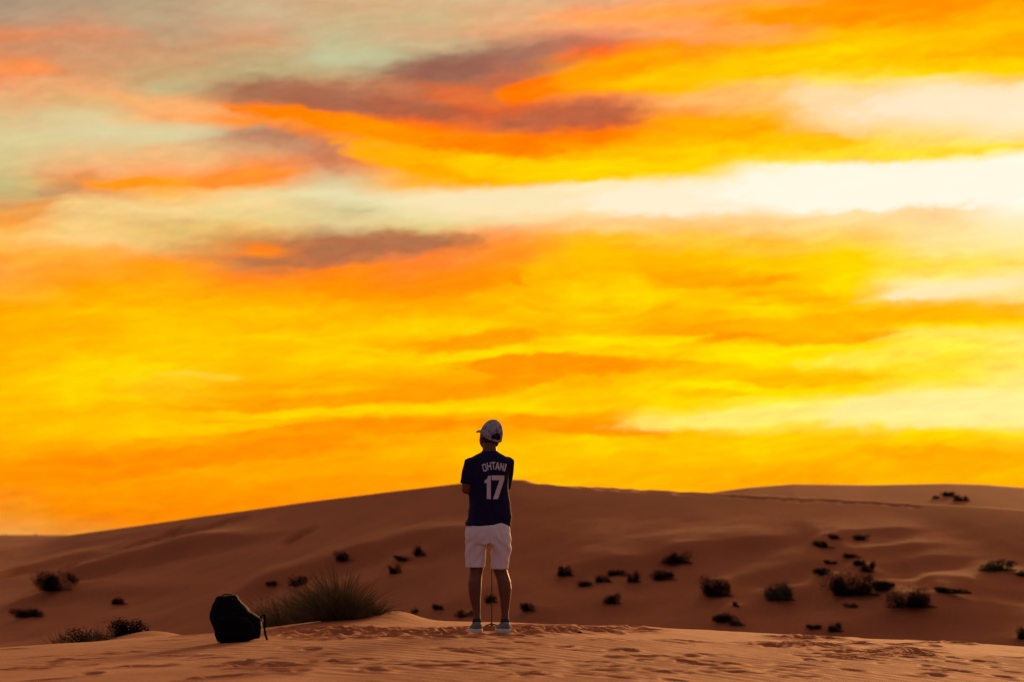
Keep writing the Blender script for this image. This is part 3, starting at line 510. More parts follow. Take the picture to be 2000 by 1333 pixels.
#@@OBJ
# ------------------------------------------------------------------ plants
M_BUSH = mat('dry_shrub_leaf', (0.011, 0.009, 0.006), 1.0, 6.0, 0.4, spec=0.02); M_TWIG = mat('dry_twig', (0.018, 0.012, 0.008), 1.0, spec=0.02)
M_GREEN = mat('green_shrub_leaf', (0.036, 0.034, 0.017), 1.0, 6.0, 0.4, spec=0.02)
M_GRASS = mat('olive_grass_blade', (0.080, 0.062, 0.024), 0.95, 9.0, 0.5, (0.20, 0.14, 0.056), spec=0.08); M_STRAW = mat('straw_grass_blade', (0.13, 0.085, 0.036), 0.95, 3.0, 0.4, (0.21, 0.14, 0.06), spec=0.08)
def leaf_cloud(r, w, d, h, n, size, lobes=5, skew=0.0, litter=0.32):
    V = []; F = []
    cs = [(r.uniform(-.72, .72), r.uniform(-.6, .6), r.uniform(.05, .55), r.uniform(.22, .46)) for _ in range(lobes + 3)]
    cs.append((r.uniform(-.3, .3), 0, .15, .5))
    for k in range(n):
        lx, ly, lz, lr = r.choice(cs)
        if r.random() < litter:                          # low runners and litter trailing downwind
            q = r.random() ** 1.6; c = Vector(((-.5 + 1.6 * q) * w / 2 * (1 if skew >= 0 else .8), r.uniform(-.5, .9) * d / 2, r.uniform(0, .22) * h * (1.2 - q)))
            a = Vector((r.gauss(0, 1), r.gauss(0, 1), r.gauss(0, .5))).normalized(); b = a.orthogonal().normalized() * 0.4; s = size * r.uniform(.5, 1.1); n0 = len(V)
            V += [c - a * s, c + b * s, c + a * s, c - b * s]; F.append((n0, n0 + 1, n0 + 2, n0 + 3)); continue
        while True:
            p = [r.uniform(-1, 1) for _ in range(3)]
            if sum(q * q for q in p) <= 1: break
        rr = 1.0 if r.random() < 0.85 else 1.35
        x, y, z = lx + p[0] * lr * rr, ly + p[1] * lr * rr, lz + p[2] * lr * rr
        if z < 0.0: z = abs(z) * 0.4
        x += skew * (0.5 - z)
        c = Vector((x * w / 2, y * d / 2, z * h))
        a = Vector((r.gauss(0, 1), r.gauss(0, 1), r.gauss(0, 1))).normalized(); b = a.orthogonal().normalized() * 0.4
        s = size * r.uniform(.5, 1.3); n0 = len(V)
        V += [c - a * s, c + b * s, c + a * s, c - b * s]; F.append((n0, n0 + 1, n0 + 2, n0 + 3))
    return V, F
def twigs(r, w, d, h, n, rad):
    m = MB()
    for k in range(n):
        a = r.uniform(0, 2 * math.pi); q = r.uniform(.3, 1.0)
        e = Vector((math.cos(a) * w / 2 * q, math.sin(a) * d / 2 * q, h * r.uniform(.5, 1.0) * (1.1 - .4 * q)))
        m.tube([(0, 0, -0.05), e * 0.45 + Vector((0, 0, h * .12)), e], [rad, rad * .7, rad * .35], 4, False)
    return m
def shrub(px, py, w, h, label, name='desert_shrub', group='shrubs on the large dune', green=False, skew=0.0, near=None, seed=0, dens=1.0, tw=1.0):
    r = random.Random(1000 + seed + int(px * 7 + py))
    if near: X_, Y_ = ray(px, py)[0] * near, near
    else: X_, Y_ = hit(px, py, z_dune_full)
    k = Y_ / FPX; W = w * k * 1.25; H = h * k * 1.2
    t = empty(name, (X_, Y_, zs(X_, Y_) - 0.02)); tag(t, label, 'shrub', group)
    n = int((350 + 1.3 * w * h) * dens * (2.0 if w >= 44 and not near else 1.3)); V, F = leaf_cloud(r, W, W * 0.8, H, n, max(0.012, 1.7 * k), 4 + int(w / 18), skew)
    obj('foliage', V, F, M_GREEN if green else M_BUSH, t, False)
    twigs(r, W * .85, W * .65, H * (.85 if tw == 1 else .95), int(tw * (7 + w / 8)), max(.005, .35 * k)).build('stem', M_TWIG, t)
    return t
for i, (px, py, w, h, lb, g, sk) in enumerate(SHRUBS): shrub(px, py, w, h, lb, green=bool(g), skew=sk, seed=i)
for (px, py, w, h, lb) in ((1853, 970, 26, 11, 'dark shrub on the back dune crest, upper of a pair'), (1876, 979, 26, 15, 'dark shrub on the back dune, lower right of a pair'), (1828, 974, 11, 6, 'tiny dark clump on the back dune left of the pair')):
    s_, t_ = ray(px, py); ys = np.linspace(88, 117, 1500); dd = CAM_Z + t_ * ys - z_dune_full(s_ * ys, ys); k = np.nonzero(dd < 0)[0]; Yb = float(ys[k[0]]) if len(k) else 112.0
    shrub(px, py, w, h, lb, group='shrubs on the back dune', near=Yb, seed=70)
shrub(160, 1252, 92, 40, 'wide dark spiny shrub behind the near sand ridge, far left of the backpack', group='shrubs along the near ridge', near=24.4, seed=80, dens=.62, tw=1.6)
shrub(250, 1239, 76, 38, 'dark rounded shrub on the low sand bump left of the backpack', group='shrubs along the near ridge', near=24.6, seed=81, dens=.62, tw=1.6)
shrub(28, 1258, 84, 26, 'low dark shrub behind the near ridge at the left edge', group='shrubs along the near ridge', near=25.0, seed=82, dens=.62, tw=1.6)
for px, w, lb in ((10, 9, 'tiny tuft on the far horizon plain at the left edge'), (68, 14, 'small tuft on the far horizon where the dune ends')):
    p = at(px, 1048, 298); r = random.Random(px); t = empty('desert_shrub', (p.x, 298, p.z - .12)); tag(t, lb, 'shrub', 'tufts on the far horizon'); V, F = leaf_cloud(r, w * .0593, w * .05, .5, 160, .09, 4); obj('foliage', V, F, M_BUSH, t, False); twigs(r, .6, .5, .5, 6, .02).build('stem', M_TWIG, t)

def tussock(px, Y_, height, spread, n, mt, label, seed, lean=(0, 0), curve=0.5, wd=0.0035, r0=0.10, sink=0.02, stalks=0):
    r = random.Random(seed); X_ = ray(px, 1215)[0] * Y_
    t = empty('grass_tussock', (X_, Y_, zs(X_, Y_) - sink)); tag(t, label, 'grass', 'grass tussocks on the near ridge')
    def blades(n, wd, hk):
        V = []; F = []
        for k in range(n):
            a = r.uniform(0, 2 * math.pi); q = math.sqrt(r.random()); out = Vector((math.cos(a), math.sin(a) * 0.8, 0))
            b = out * r0 * q * r.uniform(.6, 1.4); L_ = height * hk * r.uniform(.32, 1.08) * (1.05 - .25 * q) * (1 - .34 * max(0.0, out.x) * q)
            tilt = spread * q * r.uniform(.5, 1.15); dr = (out * math.sin(tilt) + Vector((lean[0], lean[1], 0)) + Vector((0, 0, math.cos(tilt)))).normalized()
            side = dr.cross(Vector((r.gauss(0, 1), r.gauss(0, 1), .2))).normalized(); w = wd * r.uniform(.6, 1.2); n0 = len(V); S = 5
            droop = (out * .9 + Vector((r.gauss(0, .7), r.gauss(0, .7), -0.5))) * curve * L_ * r.uniform(.1, .8) * (0.4 + q)
            for s in range(S + 1):
                f = s / S; p = b + dr * L_ * f + droop * f * f; ww = w * (1 - f) ** .6 + .0004
                V += [p - side * ww, p + side * ww]
            for s in range(S): F.append((n0 + 2 * s, n0 + 2 * s + 1, n0 + 2 * s + 3, n0 + 2 * s + 2))
        return V, F
    V, F = blades(n, wd, 1.0); tag(obj('blades', V, F, mt, t, False), kind='stuff')
    if stalks:
        V, F = blades(stalks, wd * .6, 1.25); tag(obj('stalks', V, F, M_STRAW, t, False), kind='stuff')
    return t
tussock(666, 22.0, .55, 1.05, 1750, M_GRASS, 'tall dense olive grass tussock on the sand mound beside the person', 5, (-.05, 0), .45, .0036, .13, .02, 120)
tussock(735, 22.1, .20, 1.5, 220, M_GRASS, 'low trailing grass tuft spilling over the sand mound peak', 6, (.35, 0), .6, .003, .08, .01)
tussock(612, 22.9, .44, .75, 700, M_STRAW, 'straw-coloured grass tuft behind the left side of the tall tussock', 8, (-.05, 0), .35, .0028, .14, .02, 40)
tussock(560, 23.3, .42, .65, 620, M_STRAW, 'thin straw-coloured grass tuft midway between tussock and backpack', 9, (-.02, 0), .35, .0028, .15, .02, 30)
tussock(520, 23.6, .40, .6, 420, M_STRAW, 'sparse straw grass tuft right behind the backpack', 10, (0, 0), .35, .0028, .12, .02, 20)
tussock(195, 24.2, .24, .9, 160, M_GRASS, 'thin dry stems growing between the two near shrubs', 13, (.1, 0), .3, .002, .12, .02)
tussock(128, 24.0, .27, .9, 160, M_GRASS, 'few thin dry stems beside the wide spiny shrub', 12, (-.1, 0), .3, .002, .08, .02)

# ------------------------------------------------------------------ person
M_SKIN = mat('tanned_skin', (0.115, 0.042, 0.023), 0.55, 18.0, 0.12, bump=0.05, bump_scale=90, spec=0.2)
M_NAVY = mat('navy_cotton', (0.005, 0.004, 0.030), 0.9, 7.0, 0.2, bump=0.25, bump_scale=26, spec=0.2)
M_WHITE = mat('white_print', (0.46, 0.45, 0.50), 0.8, 60.0, 0.12)
M_SHORTS = mat('pale_cotton', (0.56, 0.52, 0.54), 0.9, 9.0, 0.08, bump=0.3, bump_scale=18, spec=0.2)
M_HAIR = mat('black_hair', (0.010, 0.008, 0.007), 0.6, bump=0.5, bump_scale=120)
M_SOCK = mat('dark_sock', (0.02, 0.02, 0.025), 0.95); M_SHOE = mat('grey_teal_mesh', (0.13, 0.135, 0.12), 0.8, 60.0, 0.3); M_SOLE = mat('pale_rubber', (0.44, 0.44, 0.40), 0.7, 30.0, 0.12)
M_EYE = mat('eye_white', (0.6, 0.58, 0.55), 0.2)
def cap_mat():
    m = mat('patterned_cap_cloth', (0.5, 0.47, 0.50), 0.9); nt = m.node_tree; b = nt.nodes['Principled BSDF']; tc = nt.nodes.new('ShaderNodeTexCoord')
    v = nt.nodes.new('ShaderNodeTexVoronoi'); v.inputs['Scale'].default_value = 46; n = nt.nodes.new('ShaderNodeTexNoise'); n.inputs['Scale'].default_value = 26; n.inputs['Detail'].default_value = 3
    nt.links.new(tc.outputs['Object'], v.inputs['Vector']); nt.links.new(tc.outputs['Object'], n.inputs['Vector'])
    cr = nt.nodes.new('ShaderNodeValToRGB'); nt.links.new(n.outputs[0], cr.inputs[0]); e = cr.color_ramp.elements
    cr.color_ramp.interpolation = 'CONSTANT'
    e[0].position = 0; e[0].color = (.09, .085, .13, 1); e[1].position = .42; e[1].color = (.22, .20, .24, 1)
    x = cr.color_ramp.elements.new(.53); x.color = (.28, .26, .29, 1); x = cr.color_ramp.elements.new(.62); x.color = (.18, .13, .17, 1)
    mx = nt.nodes.new('ShaderNodeMix'); mx.data_type = 'RGBA'; mx.blend_type = 'MULTIPLY'; mx.inputs[0].default_value = .5
    nt.links.new(cr.outputs[0], mx.inputs[6]); nt.links.new(v.outputs['Distance'], mx.inputs[7]); nt.links.new(mx.outputs[2], b.inputs['Base Color'])
    mx.inputs[0].default_value = .0
    return m
M_CAP = cap_mat()
K = PERSON_Y / FPX                                       # metres per picture pixel at the person
px0 = 957.0
def lx(px): return (px - px0) * K
def lz(py): return (1235.0 - py) * K
P0 = at(px0, 1235, PERSON_Y)
person = empty('person', (P0.x, P0.y, zs(P0.x, P0.y) + .002))
tag(person, 'person seen from behind in navy numbered jersey, pale shorts and patterned cap, arms crossed', 'person')
YAW = R(14)                                              # the body is turned a little to the left
def bt(x, y, z, cx=0.0):                                 # body frame -> person frame
    return Vector((cx + x * math.cos(YAW) - y * math.sin(YAW), x * math.sin(YAW) + y * math.cos(YAW), z))
def ring(cx, z, hw, hd, n=28, yaw=YAW, p=2.4, cy=0.0, tilt=0.0):
    o = []
    for k in range(n):
        a = 2 * math.pi * k / n; c, s = math.cos(a), math.sin(a)
        x = hw * math.copysign(abs(c) ** (2 / p), c); y = hd * math.copysign(abs(s) ** (2 / p), s)
        o.append(Vector((cx + x * math.cos(yaw) - y * math.sin(yaw), cy + x * math.sin(yaw) + y * math.cos(yaw), z + tilt * x)))
    return o
TC = lx(955)
# head frame
HC = Vector((lx(958.5), 0.030, lz(850))); HR = (Matrix.Rotation(R(11), 3, 'Y') @ Matrix.Rotation(R(27), 3, 'Z') @ Matrix.Rotation(R(14), 3, 'X'))
def hp(x, y, z): return HC + HR @ Vector((x, y, z))      # x right, y the way the face looks, z up
b = MB()
b.ell(hp(0, -.008, .016), (.069, .080, .074), HR, 20, 14)                     # skull
b.ell(hp(-.003, .026, -.042), (.069, .072, .090), HR, 18, 12)                     # face
b.ell(hp(0, .058, -.100), (.034, .034, .026), HR)                             # chin
b.tube([hp(-.052, .0, -.055), hp(-.034, .05, -.090)], [.020, .018], 8); b.tube([hp(.052, .0, -.055), hp(.034, .05, -.090)], [.020, .018], 8)
b.tube([hp(0, .090, .005), hp(0, .108, -.030), hp(0, .104, -.040)], [.010, .014, .012], 8)   # nose
b.ell(hp(0, .088, -.064), (.024, .014, .011), HR); b.ell(hp(0, .084, .018), (.046, .014, .010), HR)
for s in (-1, 1):
    b.ell(hp(s * .078, -.012, -.022), (.010, .020, .033), HR @ Matrix.Rotation(R(-s * 22), 3, 'Z')); b.ell(hp(s * .046, .064, -.028), (.020, .020, .018), HR)
b.tube([hp(0, -.030, -.050), Vector((lx(956), .0, lz(872))), Vector((lx(956), -.004, lz(886))), Vector((TC, .0, lz(900)))], [.060, .056, .062, .085], 14)
b.rings([ring(TC, z, w, d) for z, w, d in ((1.00, .14, .10), (1.12, .14, .10), (1.30, .16, .10), (1.40, .15, .085))])
# arms: shoulder, elbow, wrist in the body frame
ARM = {-1: [bt(-.158, -.005, 1.378, TC), bt(-.192, -.01, 1.168, TC), bt(-.02, .205, 1.205, TC)], 1: [bt(.158, -.005, 1.388, TC), bt(.150, .105, 1.175, TC), bt(.0, .215, 1.165, TC)]}
for s in (-1, 1):
    S_, E_, W_ = ARM[s]
    b.tube([S_ + Vector((-s * .02, 0, -.02)), S_.lerp(E_, .5), E_], [.046, .047, .041], 12); b.tube([E_, E_.lerp(W_, .3), W_], [.041, .043, .029], 12)
    H_ = W_ + (W_ - E_).normalized() * .055; b.tube([W_, H_], [.028, .034], 10, flat=.6)
    dr = (W_ - E_).normalized(); up = Vector((0, 0, 1))
    for k, ln in enumerate((.068, .078, .072, .056)):
        q = H_ + dr * .03 + up * (.027 - .018 * k); c1 = q + dr * ln * .5 + Vector((0, -.012, 0)); b.tube([q, c1, c1 + dr * ln * .35 + Vector((0, -.03, 0))], [.0095, .009, .008], 7)
    q = H_ - dr * .015 + up * .028; b.tube([q, q + dr * .03 + up * .025, q + dr * .055 + up * .03], [.011, .0105, .009], 7)
# legs
LEG = {-1: [(935, 1042, .070), (931, 1085, .062), (931, 1110, .057), (929.5, 1122, .052), (927.5, 1138, .056), (927.5, 1150, .055), (928.5, 1170, .044), (931, 1190, .032), (931.5, 1203, .029), (931.5, 1215, .033)],
       1: [(973, 1042, .070), (976, 1085, .062), (976, 1111, .058), (980, 1122, .053), (984.5, 1138, .056), (986, 1150, .055), (986.5, 1170, .044), (986, 1190, .033), (986, 1203, .030), (986, 1215, .034)]}
for s in (-1, 1):
    yy = [.0, .0, .002, 0, -.018, -.018, -.012, -.006, -.004, 0]
    b.tube([(lx(p), y_, lz(q)) for (p, q, r_), y_ in zip(LEG[s], yy)], [r_ for _, _, r_ in LEG[s]], 14)
FYAW = {-1: R(8), 1: R(13)}
for s in (-1, 1):
    c = Vector((lx(932 if s < 0 else 985), 0, 0)); f = Vector((-math.sin(FYAW[s]), math.cos(FYAW[s]), 0)); b.tube([c + f * .0 + Vector((0, 0, .05)), c + f * .06 + Vector((0, 0, .036)), c + f * .13 + Vector((0, 0, .030))], [.032, .024, .018], 10)
body = b.remesh('body', M_SKIN, person, 0.0065, 4)
for s in (-1, 1):
    e = MB(); e.ell(hp(s * .030, .083, -.004), (.012, .010, .010), HR, 10, 6); e.build('eye', M_EYE, person)
h = MB(); h.ell(hp(0, -.012, .016), (.076, .086, .080), HR, 20, 14); h.ell(hp(0, -.042, -.046), (.069, .052, .060), HR, 16, 10); h.ell(hp(-.068, -.008, -.008), (.014, .020, .038), HR); h.ell(hp(.066, -.006, -.002), (.014, .022, .035), HR)
def hairshape(co, no): return co + no * (0.003 * vnoise(co[:, 0] * 160, co[:, 2] * 160 + co[:, 1] * 90, 3))[:, None]
h.remesh('hair', M_HAIR, person, 0.007, 3, shape=hairshape)
# cap: dome with an arched opening over a strap at the back, curved brim in front
CR = (.091, .108, .098); CZ = .020
def cap_pt(a, t, g=1.0):                                  # a round the head (0 = front), t up the dome
    low = -.012 - .028 * (0.5 - 0.5 * math.cos(a)) ** 1.0
    ph = t * math.pi / 2; x = CR[0] * math.cos(ph) ** .80 * math.sin(a) * g; y = CR[1] * math.cos(ph) ** .80 * math.cos(a) * g - .010
    z = low * (1 - t) + (CZ + CR[2]) * math.sin(ph) ** 1.0 * (1 if t > 0 else 0)
    return hp(x, y, z + .012)
NA, NT = 96, 30; V = []; F = []
for i in range(NA):
    for j in range(NT + 1):
        a = 2 * math.pi * i / NA; t = j / NT; seam = 1 - .012 * max(0, 1 - abs(((a * 6 / (2 * math.pi) + .5) % 1) - .5) / .05) * (t < .97); V.append(cap_pt(a, t, seam))
def hole(i, j):
    a = 2 * math.pi * (i + .5) / NA - math.pi; t = (j + .5) / NT; return abs(a) < .52 and t > .085 and ((a / .52) ** 2 + ((t - .085) / .25) ** 2) < 1
for i in range(NA):
    for j in range(NT):
        if not hole(i, j): i2 = (i + 1) % NA; F.append((i * (NT + 1) + j, i2 * (NT + 1) + j, i2 * (NT + 1) + j + 1, i * (NT + 1) + j + 1))
cap = obj('cap', V, F, M_CAP, person); sm = cap.modifiers.new('thick', 'SOLIDIFY'); sm.thickness = .003; sm.offset = 0
V = []; F = []; NB = 20; ND = 7                            # brim
for i in range(NB + 1):
    a = (i / NB - .5) * 1.8
    for j in range(ND + 1):
        q = j / ND; rr = 1.0 + q * .44 * math.cos(a * .72) ** .9; p = Vector((CR[0] * rr * math.sin(a), CR[1] * rr * math.cos(a) - .010, .006 - .016 * (a / .9) ** 2 - .012 * q))
        V.append(hp(p.x, p.y, p.z))
for i in range(NB):
    for j in range(ND): F.append((i * (ND + 1) + j, (i + 1) * (ND + 1) + j, (i + 1) * (ND + 1) + j + 1, i * (ND + 1) + j + 1))
br = obj('brim', V, F, M_CAP, cap); sm = br.modifiers.new('thick', 'SOLIDIFY'); sm.thickness = .005; sm.offset = 0
st = MB(); st.tube([cap_pt(math.pi + (k / 8 - .5) * 1.25, .042, 1.015) for k in range(9)], .007, 8, True); st.build('strap', M_CAP, cap)
bn = MB(); bn.ell(cap_pt(0, 1.0), (.007, .007, .005)); bn.build('button', M_CAP, cap)
# jersey
j = MB()
j.rings([ring(lx(c), lz(q), w, d, p=2.6, cy=cy, tilt=tl) for c, q, w, d, cy, tl in (
    (953.5, 1028, .188, .130, .012, -.012), (953.8, 1023, .187, .130, .012, -.012), (955, 1008, .178, .126, .010, 0), (956, 990, .168, .122, .008, 0), (955, 970, .163, .120, .006, 0), (953, 950, .164, .120, .004, 0), (953, 930, .168, .120, 0, 0), (954, 912, .176, .114, 0, 0), (955, 902, .182, .104, 0, 0), (955.5, 895, .158, .090, 0, 0), (956, 889, .112, .080, .002, 0), (956, 884, .068, .070, .006, 0), (956, 881, .058, .064, .010, 0))])
for s in (-1, 1):
    S_, E_, W_ = ARM[s]; d_ = (E_ - S_); I_ = S_ + Vector((-s * .05, 0, .012)); e2 = S_ + d_ * (.80 if s < 0 else .95)
    j.ell(S_ + Vector((-s * .012, 0, -.004)), (.066, .072, .056)); j.ell(S_ + Vector((-s * .055, 0, .012)), (.075, .074, .046)); j.tube([I_, S_, S_ + d_ * .35, S_ + d_ * .62, e2], [.040, .058, .060, .059, .060], 16, False)
def folds(co, no):
    x, z = co[:, 0], co[:, 2]; low = sstep(1.30, 0.95, z)
    n = 0.010 * fbm(x * 5 + 2.1 * z, z * 9 - 3 * x, 3, 60) * (0.35 + low) + 0.006 * np.sin((z * 46 + 9 * x + 4 * vnoise(x * 8, z * 6, 8))) * sstep(1.08, .92, z) * sstep(-.25, .1, vnoise(x * 9, z * 5, 9))
    n += 0.004 * np.sin(x * 70 + z * 20) * sstep(1.25, 1.05, z) * (vnoise(x * 6, z * 6, 4))
    return co + no * n[:, None]
jersey = j.remesh('jersey', M_NAVY, person, 0.0065, 5, shape=folds)
cl = MB(); cl.tube([Vector((lx(956) + .060 * math.cos(a), .006 + .066 * math.sin(a), lz(882.5) + .004 * math.sin(a))) for a in [2 * math.pi * k / 24 for k in range(25)]], .006, 8, False); cl.build('collar', M_NAVY, jersey)
# lettering on the back, laid onto the cloth
bpy.context.view_layer.update()
bv = BVHTree.FromPolygons([v.co for v in jersey.data.vertices], [p.vertices for p in jersey.data.polygons])
def strokes(ch):                                        # block letters as polygons in a unit box
    t = .23
    return {'H': [[(0, 0), (t, 0), (t, 1), (0, 1)], [(1 - t, 0), (1, 0), (1, 1), (1 - t, 1)], [(t, .40), (1 - t, .40), (1 - t, .60), (t, .60)]],
            'T': [[(0, .82), (1, .82), (1, 1), (0, 1)], [(.5 - t / 2, 0), (.5 + t / 2, 0), (.5 + t / 2, .82), (.5 - t / 2, .82)]],
            'A': [[(-.02, 0), (.25, 0), (.60, 1), (.36, 1)], [(.75, 0), (1.02, 0), (.64, 1), (.40, 1)], [(.28, .22), (.72, .22), (.68, .38), (.32, .38)]],
            'N': [[(0, 0), (t, 0), (t, 1), (0, 1)], [(1 - t, 0), (1, 0), (1, 1), (1 - t, 1)], [(t, 1), (t, .62), (1 - t, 0), (1 - t, .38)]],
            'I': [[(.3, 0), (.7, 0), (.7, 1), (.3, 1)]],
            'O': [[(0, .16), (t, .24), (t, .76), (0, .84)], [(1 - t, .24), (1, .16), (1, .84), (1 - t, .76)], [(0, .84), (t, .76), (.34, .83), (.66, .83), (1 - t, .76), (1, .84), (.8, 1), (.2, 1)], [(0, .16), (.2, 0), (.8, 0), (1, .16), (1 - t, .24), (.66, .17), (.34, .17), (t, .24)]],
            '1': [[(.34, 0), (1, 0), (1, 1), (.62, 1), (.34, .84)], [(0, .66), (.34, .70), (.34, .84), (0, .80)]],
            '7': [[(0, .80), (.62, .80), (1, .84), (1, 1), (0, 1)], [(.10, 0), (.50, 0), (1, .84), (.62, .80)]]}[ch]
def letter(name, ch, px, py, w, h_, rot):
    bm = bmesh.new(); c, s = math.cos(R(rot)), math.sin(R(rot))
    for poly in strokes(ch):
        vs_ = []
        for u, v in poly:
            x = (u - .5) * w; y = (v - .5) * h_; vs_.append(bm.verts.new((px + x * c + y * s, py - (-x * s + y * c), 0)))
        bm.faces.new(vs_)
    bmesh.ops.triangulate(bm, faces=bm.faces[:])
    for _ in range(3): bmesh.ops.subdivide_edges(bm, edges=[e for e in bm.edges if (e.verts[0].co - e.verts[1].co).length > 2.6], cuts=1); bmesh.ops.triangulate(bm, faces=bm.faces[:])
    V = []
    for v in bm.verts:
        o = Vector((lx(v.co.x), -1.0, lz(v.co.y))); hit_, no, _, _ = bv.ray_cast(o, Vector((0, 1, 0)))
        V.append((hit_ if hit_ else Vector((o.x, -.12, o.z))) + Vector((.0006, -.0030, 0)))
    F = [[v.index for v in f.verts] for f in bm.faces] if not bm.verts.ensure_lookup_table() and not bm.verts.index_update() else []
    bm.free(); o = obj(name, V, F, M_WHITE, jersey); return o
for ch, px, py, w, rt in (('O', 946.3, 913.0, 8.6, -14), ('H', 955.2, 910.2, 8.6, -8), ('T', 963.6, 909.2, 8.0, -2), ('A', 971.4, 909.6, 9.2, 4), ('N', 980.0, 911.2, 8.2, 9), ('I', 986.6, 912.6, 7.0, 13)): letter('letter', ch, px, py + 2.0, w * .93, 15.0, rt)
letter('numeral', '1', 952.6, 953.2, 12.0, 45.5, 0); letter('numeral', '7', 972.4, 953.0, 24.5, 46, 0)
# shorts
s_ = MB()
s_.rings([ring(lx(c), lz(q), w, d, yaw=R(8), p=2.6) for c, q, w, d in ((953.5, 1064, .176, .118), (953.5, 1050, .186, .128), (953.5, 1036, .184, .126), (954, 1028, .176, .118), (954, 1022, .160, .104), (954, 1010, .140, .090))])
s_.rings([ring(lx(c), lz(q), w, d, yaw=R(6), p=2.3) for c, q, w, d in ((927.5, 1108.5, .078, .092), (927.7, 1106, .079, .093), (928.8, 1090, .082, .098), (930, 1072, .089, .108), (933, 1055, .096, .116), (935, 1040, .096, .112))])
s_.rings([ring(lx(c), lz(q), w, d, yaw=R(6), p=2.3, tilt=.0) for c, q, w, d in ((975.2, 1112, .069, .088), (975.4, 1109, .070, .089), (977, 1090, .076, .096), (978, 1072, .083, .108), (975, 1055, .098, .116), (973, 1040, .098, .112))])
def sfolds(co, no):
    x, z = co[:, 0], co[:, 2]
    n = (sstep(.93, .86, z)) * (.3 + .7 * sstep(.53, .60, z)) * .012 * fbm(x * 9 + 3, z * 8 + 2 * np.abs(x) * 6, 3, 70) + .006 * np.sin(z * 60 + np.abs(x) * 70 + 5 * vnoise(x * 7, z * 7, 2)) * sstep(.56, .68, z) * sstep(.80, .70, z) + .0015 * np.sin(x * 120 + 8 * vnoise(x * 5, z * 8, 6)) * sstep(.66, .58, z)
    back = no[:, 1] < 0
    n -= .012 * np.exp(-((x - lx(955)) / .012) ** 2) * back * sstep(.62, .70, z) * sstep(.90, .78, z)
    return co + no * n[:, None]
shorts = s_.remesh('shorts', M_SHORTS, person, 0.0065, 3, shape=sfolds)
# shoes and socks
for s in (-1, 1):
    c = Vector((lx(931.5 if s < 0 else 985.5), 0, 0)); f = Vector((-math.sin(FYAW[s]), math.cos(FYAW[s]), 0)); sd = Vector((f.y, -f.x, 0))
    k = MB(); k.tube([Vector((lx(931.5 if s < 0 else 986), -.002, z)) for z in (.085, .10, .118)], [.038, .0355, .034], 14, False); k.build('sock', M_SOCK, person)
    u = MB(); rs = []
    for q, w, hgt in ((-.062, .020, .070), (-.055, .033, .086), (-.03, .040, .094), (.02, .043, .096), (.07, .045, .078), (.12, .047, .062), (.17, .044, .050), (.205, .030, .038), (.216, .012, .026)):
        rs.append([c + f * q + sd * (w * math.copysign(abs(math.cos(a)) ** .8, math.cos(a))) + Vector((0, 0, .014 + (hgt - .014) * (.5 + .5 * math.sin(a)))) for a in [2 * math.pi * i / 16 for i in range(16)]])
    u.rings(rs); sh = u.build('shoe', M_SHOE, person)
    o = MB(); rs = []; prof = ((-.070, .022), (-.060, .036), (-.03, .043), (.03, .044), (.09, .048), (.15, .049), (.195, .038), (.222, .016))
    top = [c + f * q + sd * w for q, w in prof] + [c + f * q - sd * w for q, w in reversed(prof)]
    o.rings([[p + Vector((0, 0, z)) for p in [c + f * .07 + (v - c - f * .07) * g for v in top]] for z, g in ((-.006, .95), (.002, .99), (.022, 1.0), (.034, .97))]); o.build('sole', M_SOLE, sh)
    tb = MB(); tb.box(c - f * .060 + Vector((0, 0, .066)), (.010, .004, .018), Matrix((sd, f, Vector((0, 0, 1)))).transposed()); tb.build('heel_tab', M_SHOE, sh)

# ------------------------------------------------------------------ small tripod beyond the person's feet
M_BLK = mat('black_plastic', (0.015, 0.015, 0.016), 0.5); M_POLE = mat('grey_metal_tube', (0.05, 0.03, 0.022), 1.0, spec=0.05)
TY = 20.6; tp = at(960.5, 1221, TY); tz = zs(tp.x, TY)
tri = empty('tripod_stick', (tp.x, TY, tz)); tag(tri, 'thin telescopic tripod stick standing between the person and the dune, seen between the legs', 'tripod')
for z0, z1, r_ in ((.03, .34, .0040), (.34, .62, .0035), (.62, .98, .003)):
    m = MB(); m.tube([(0, 0, z0), (0, 0, z1)], r_, 10, False); m.build('pole', M_POLE, tri); m = MB(); m.tube([(0, 0, z1 - .010), (0, 0, z1 + .010)], r_ + .0015, 10, False); m.build('collar', M_BLK, tri)
m = MB(); m.tube([(0, 0, .02), (0, 0, .060)], .010, 12, False); m.build('hub', M_BLK, tri)
m = MB(); m.box((0, 0, .998), (.034, .008, .008)); m.box((-.0385, 0, 1.015), (.0045, .012, .026)); m.box((.0385, 0, 1.015), (.0045, .012, .026)); m.build('clamp', M_BLK, tri, False)
for a in (R(200), R(-20), R(90)):
    e = Vector((math.cos(a) * .085, math.sin(a) * .085, .0)); m = MB(); m.tube([(0, 0, .050), e * .6 + Vector((0, 0, .034)), e + Vector((0, 0, .006))], [.006, .006, .0065], 8); m.build('leg', M_BLK, tri)

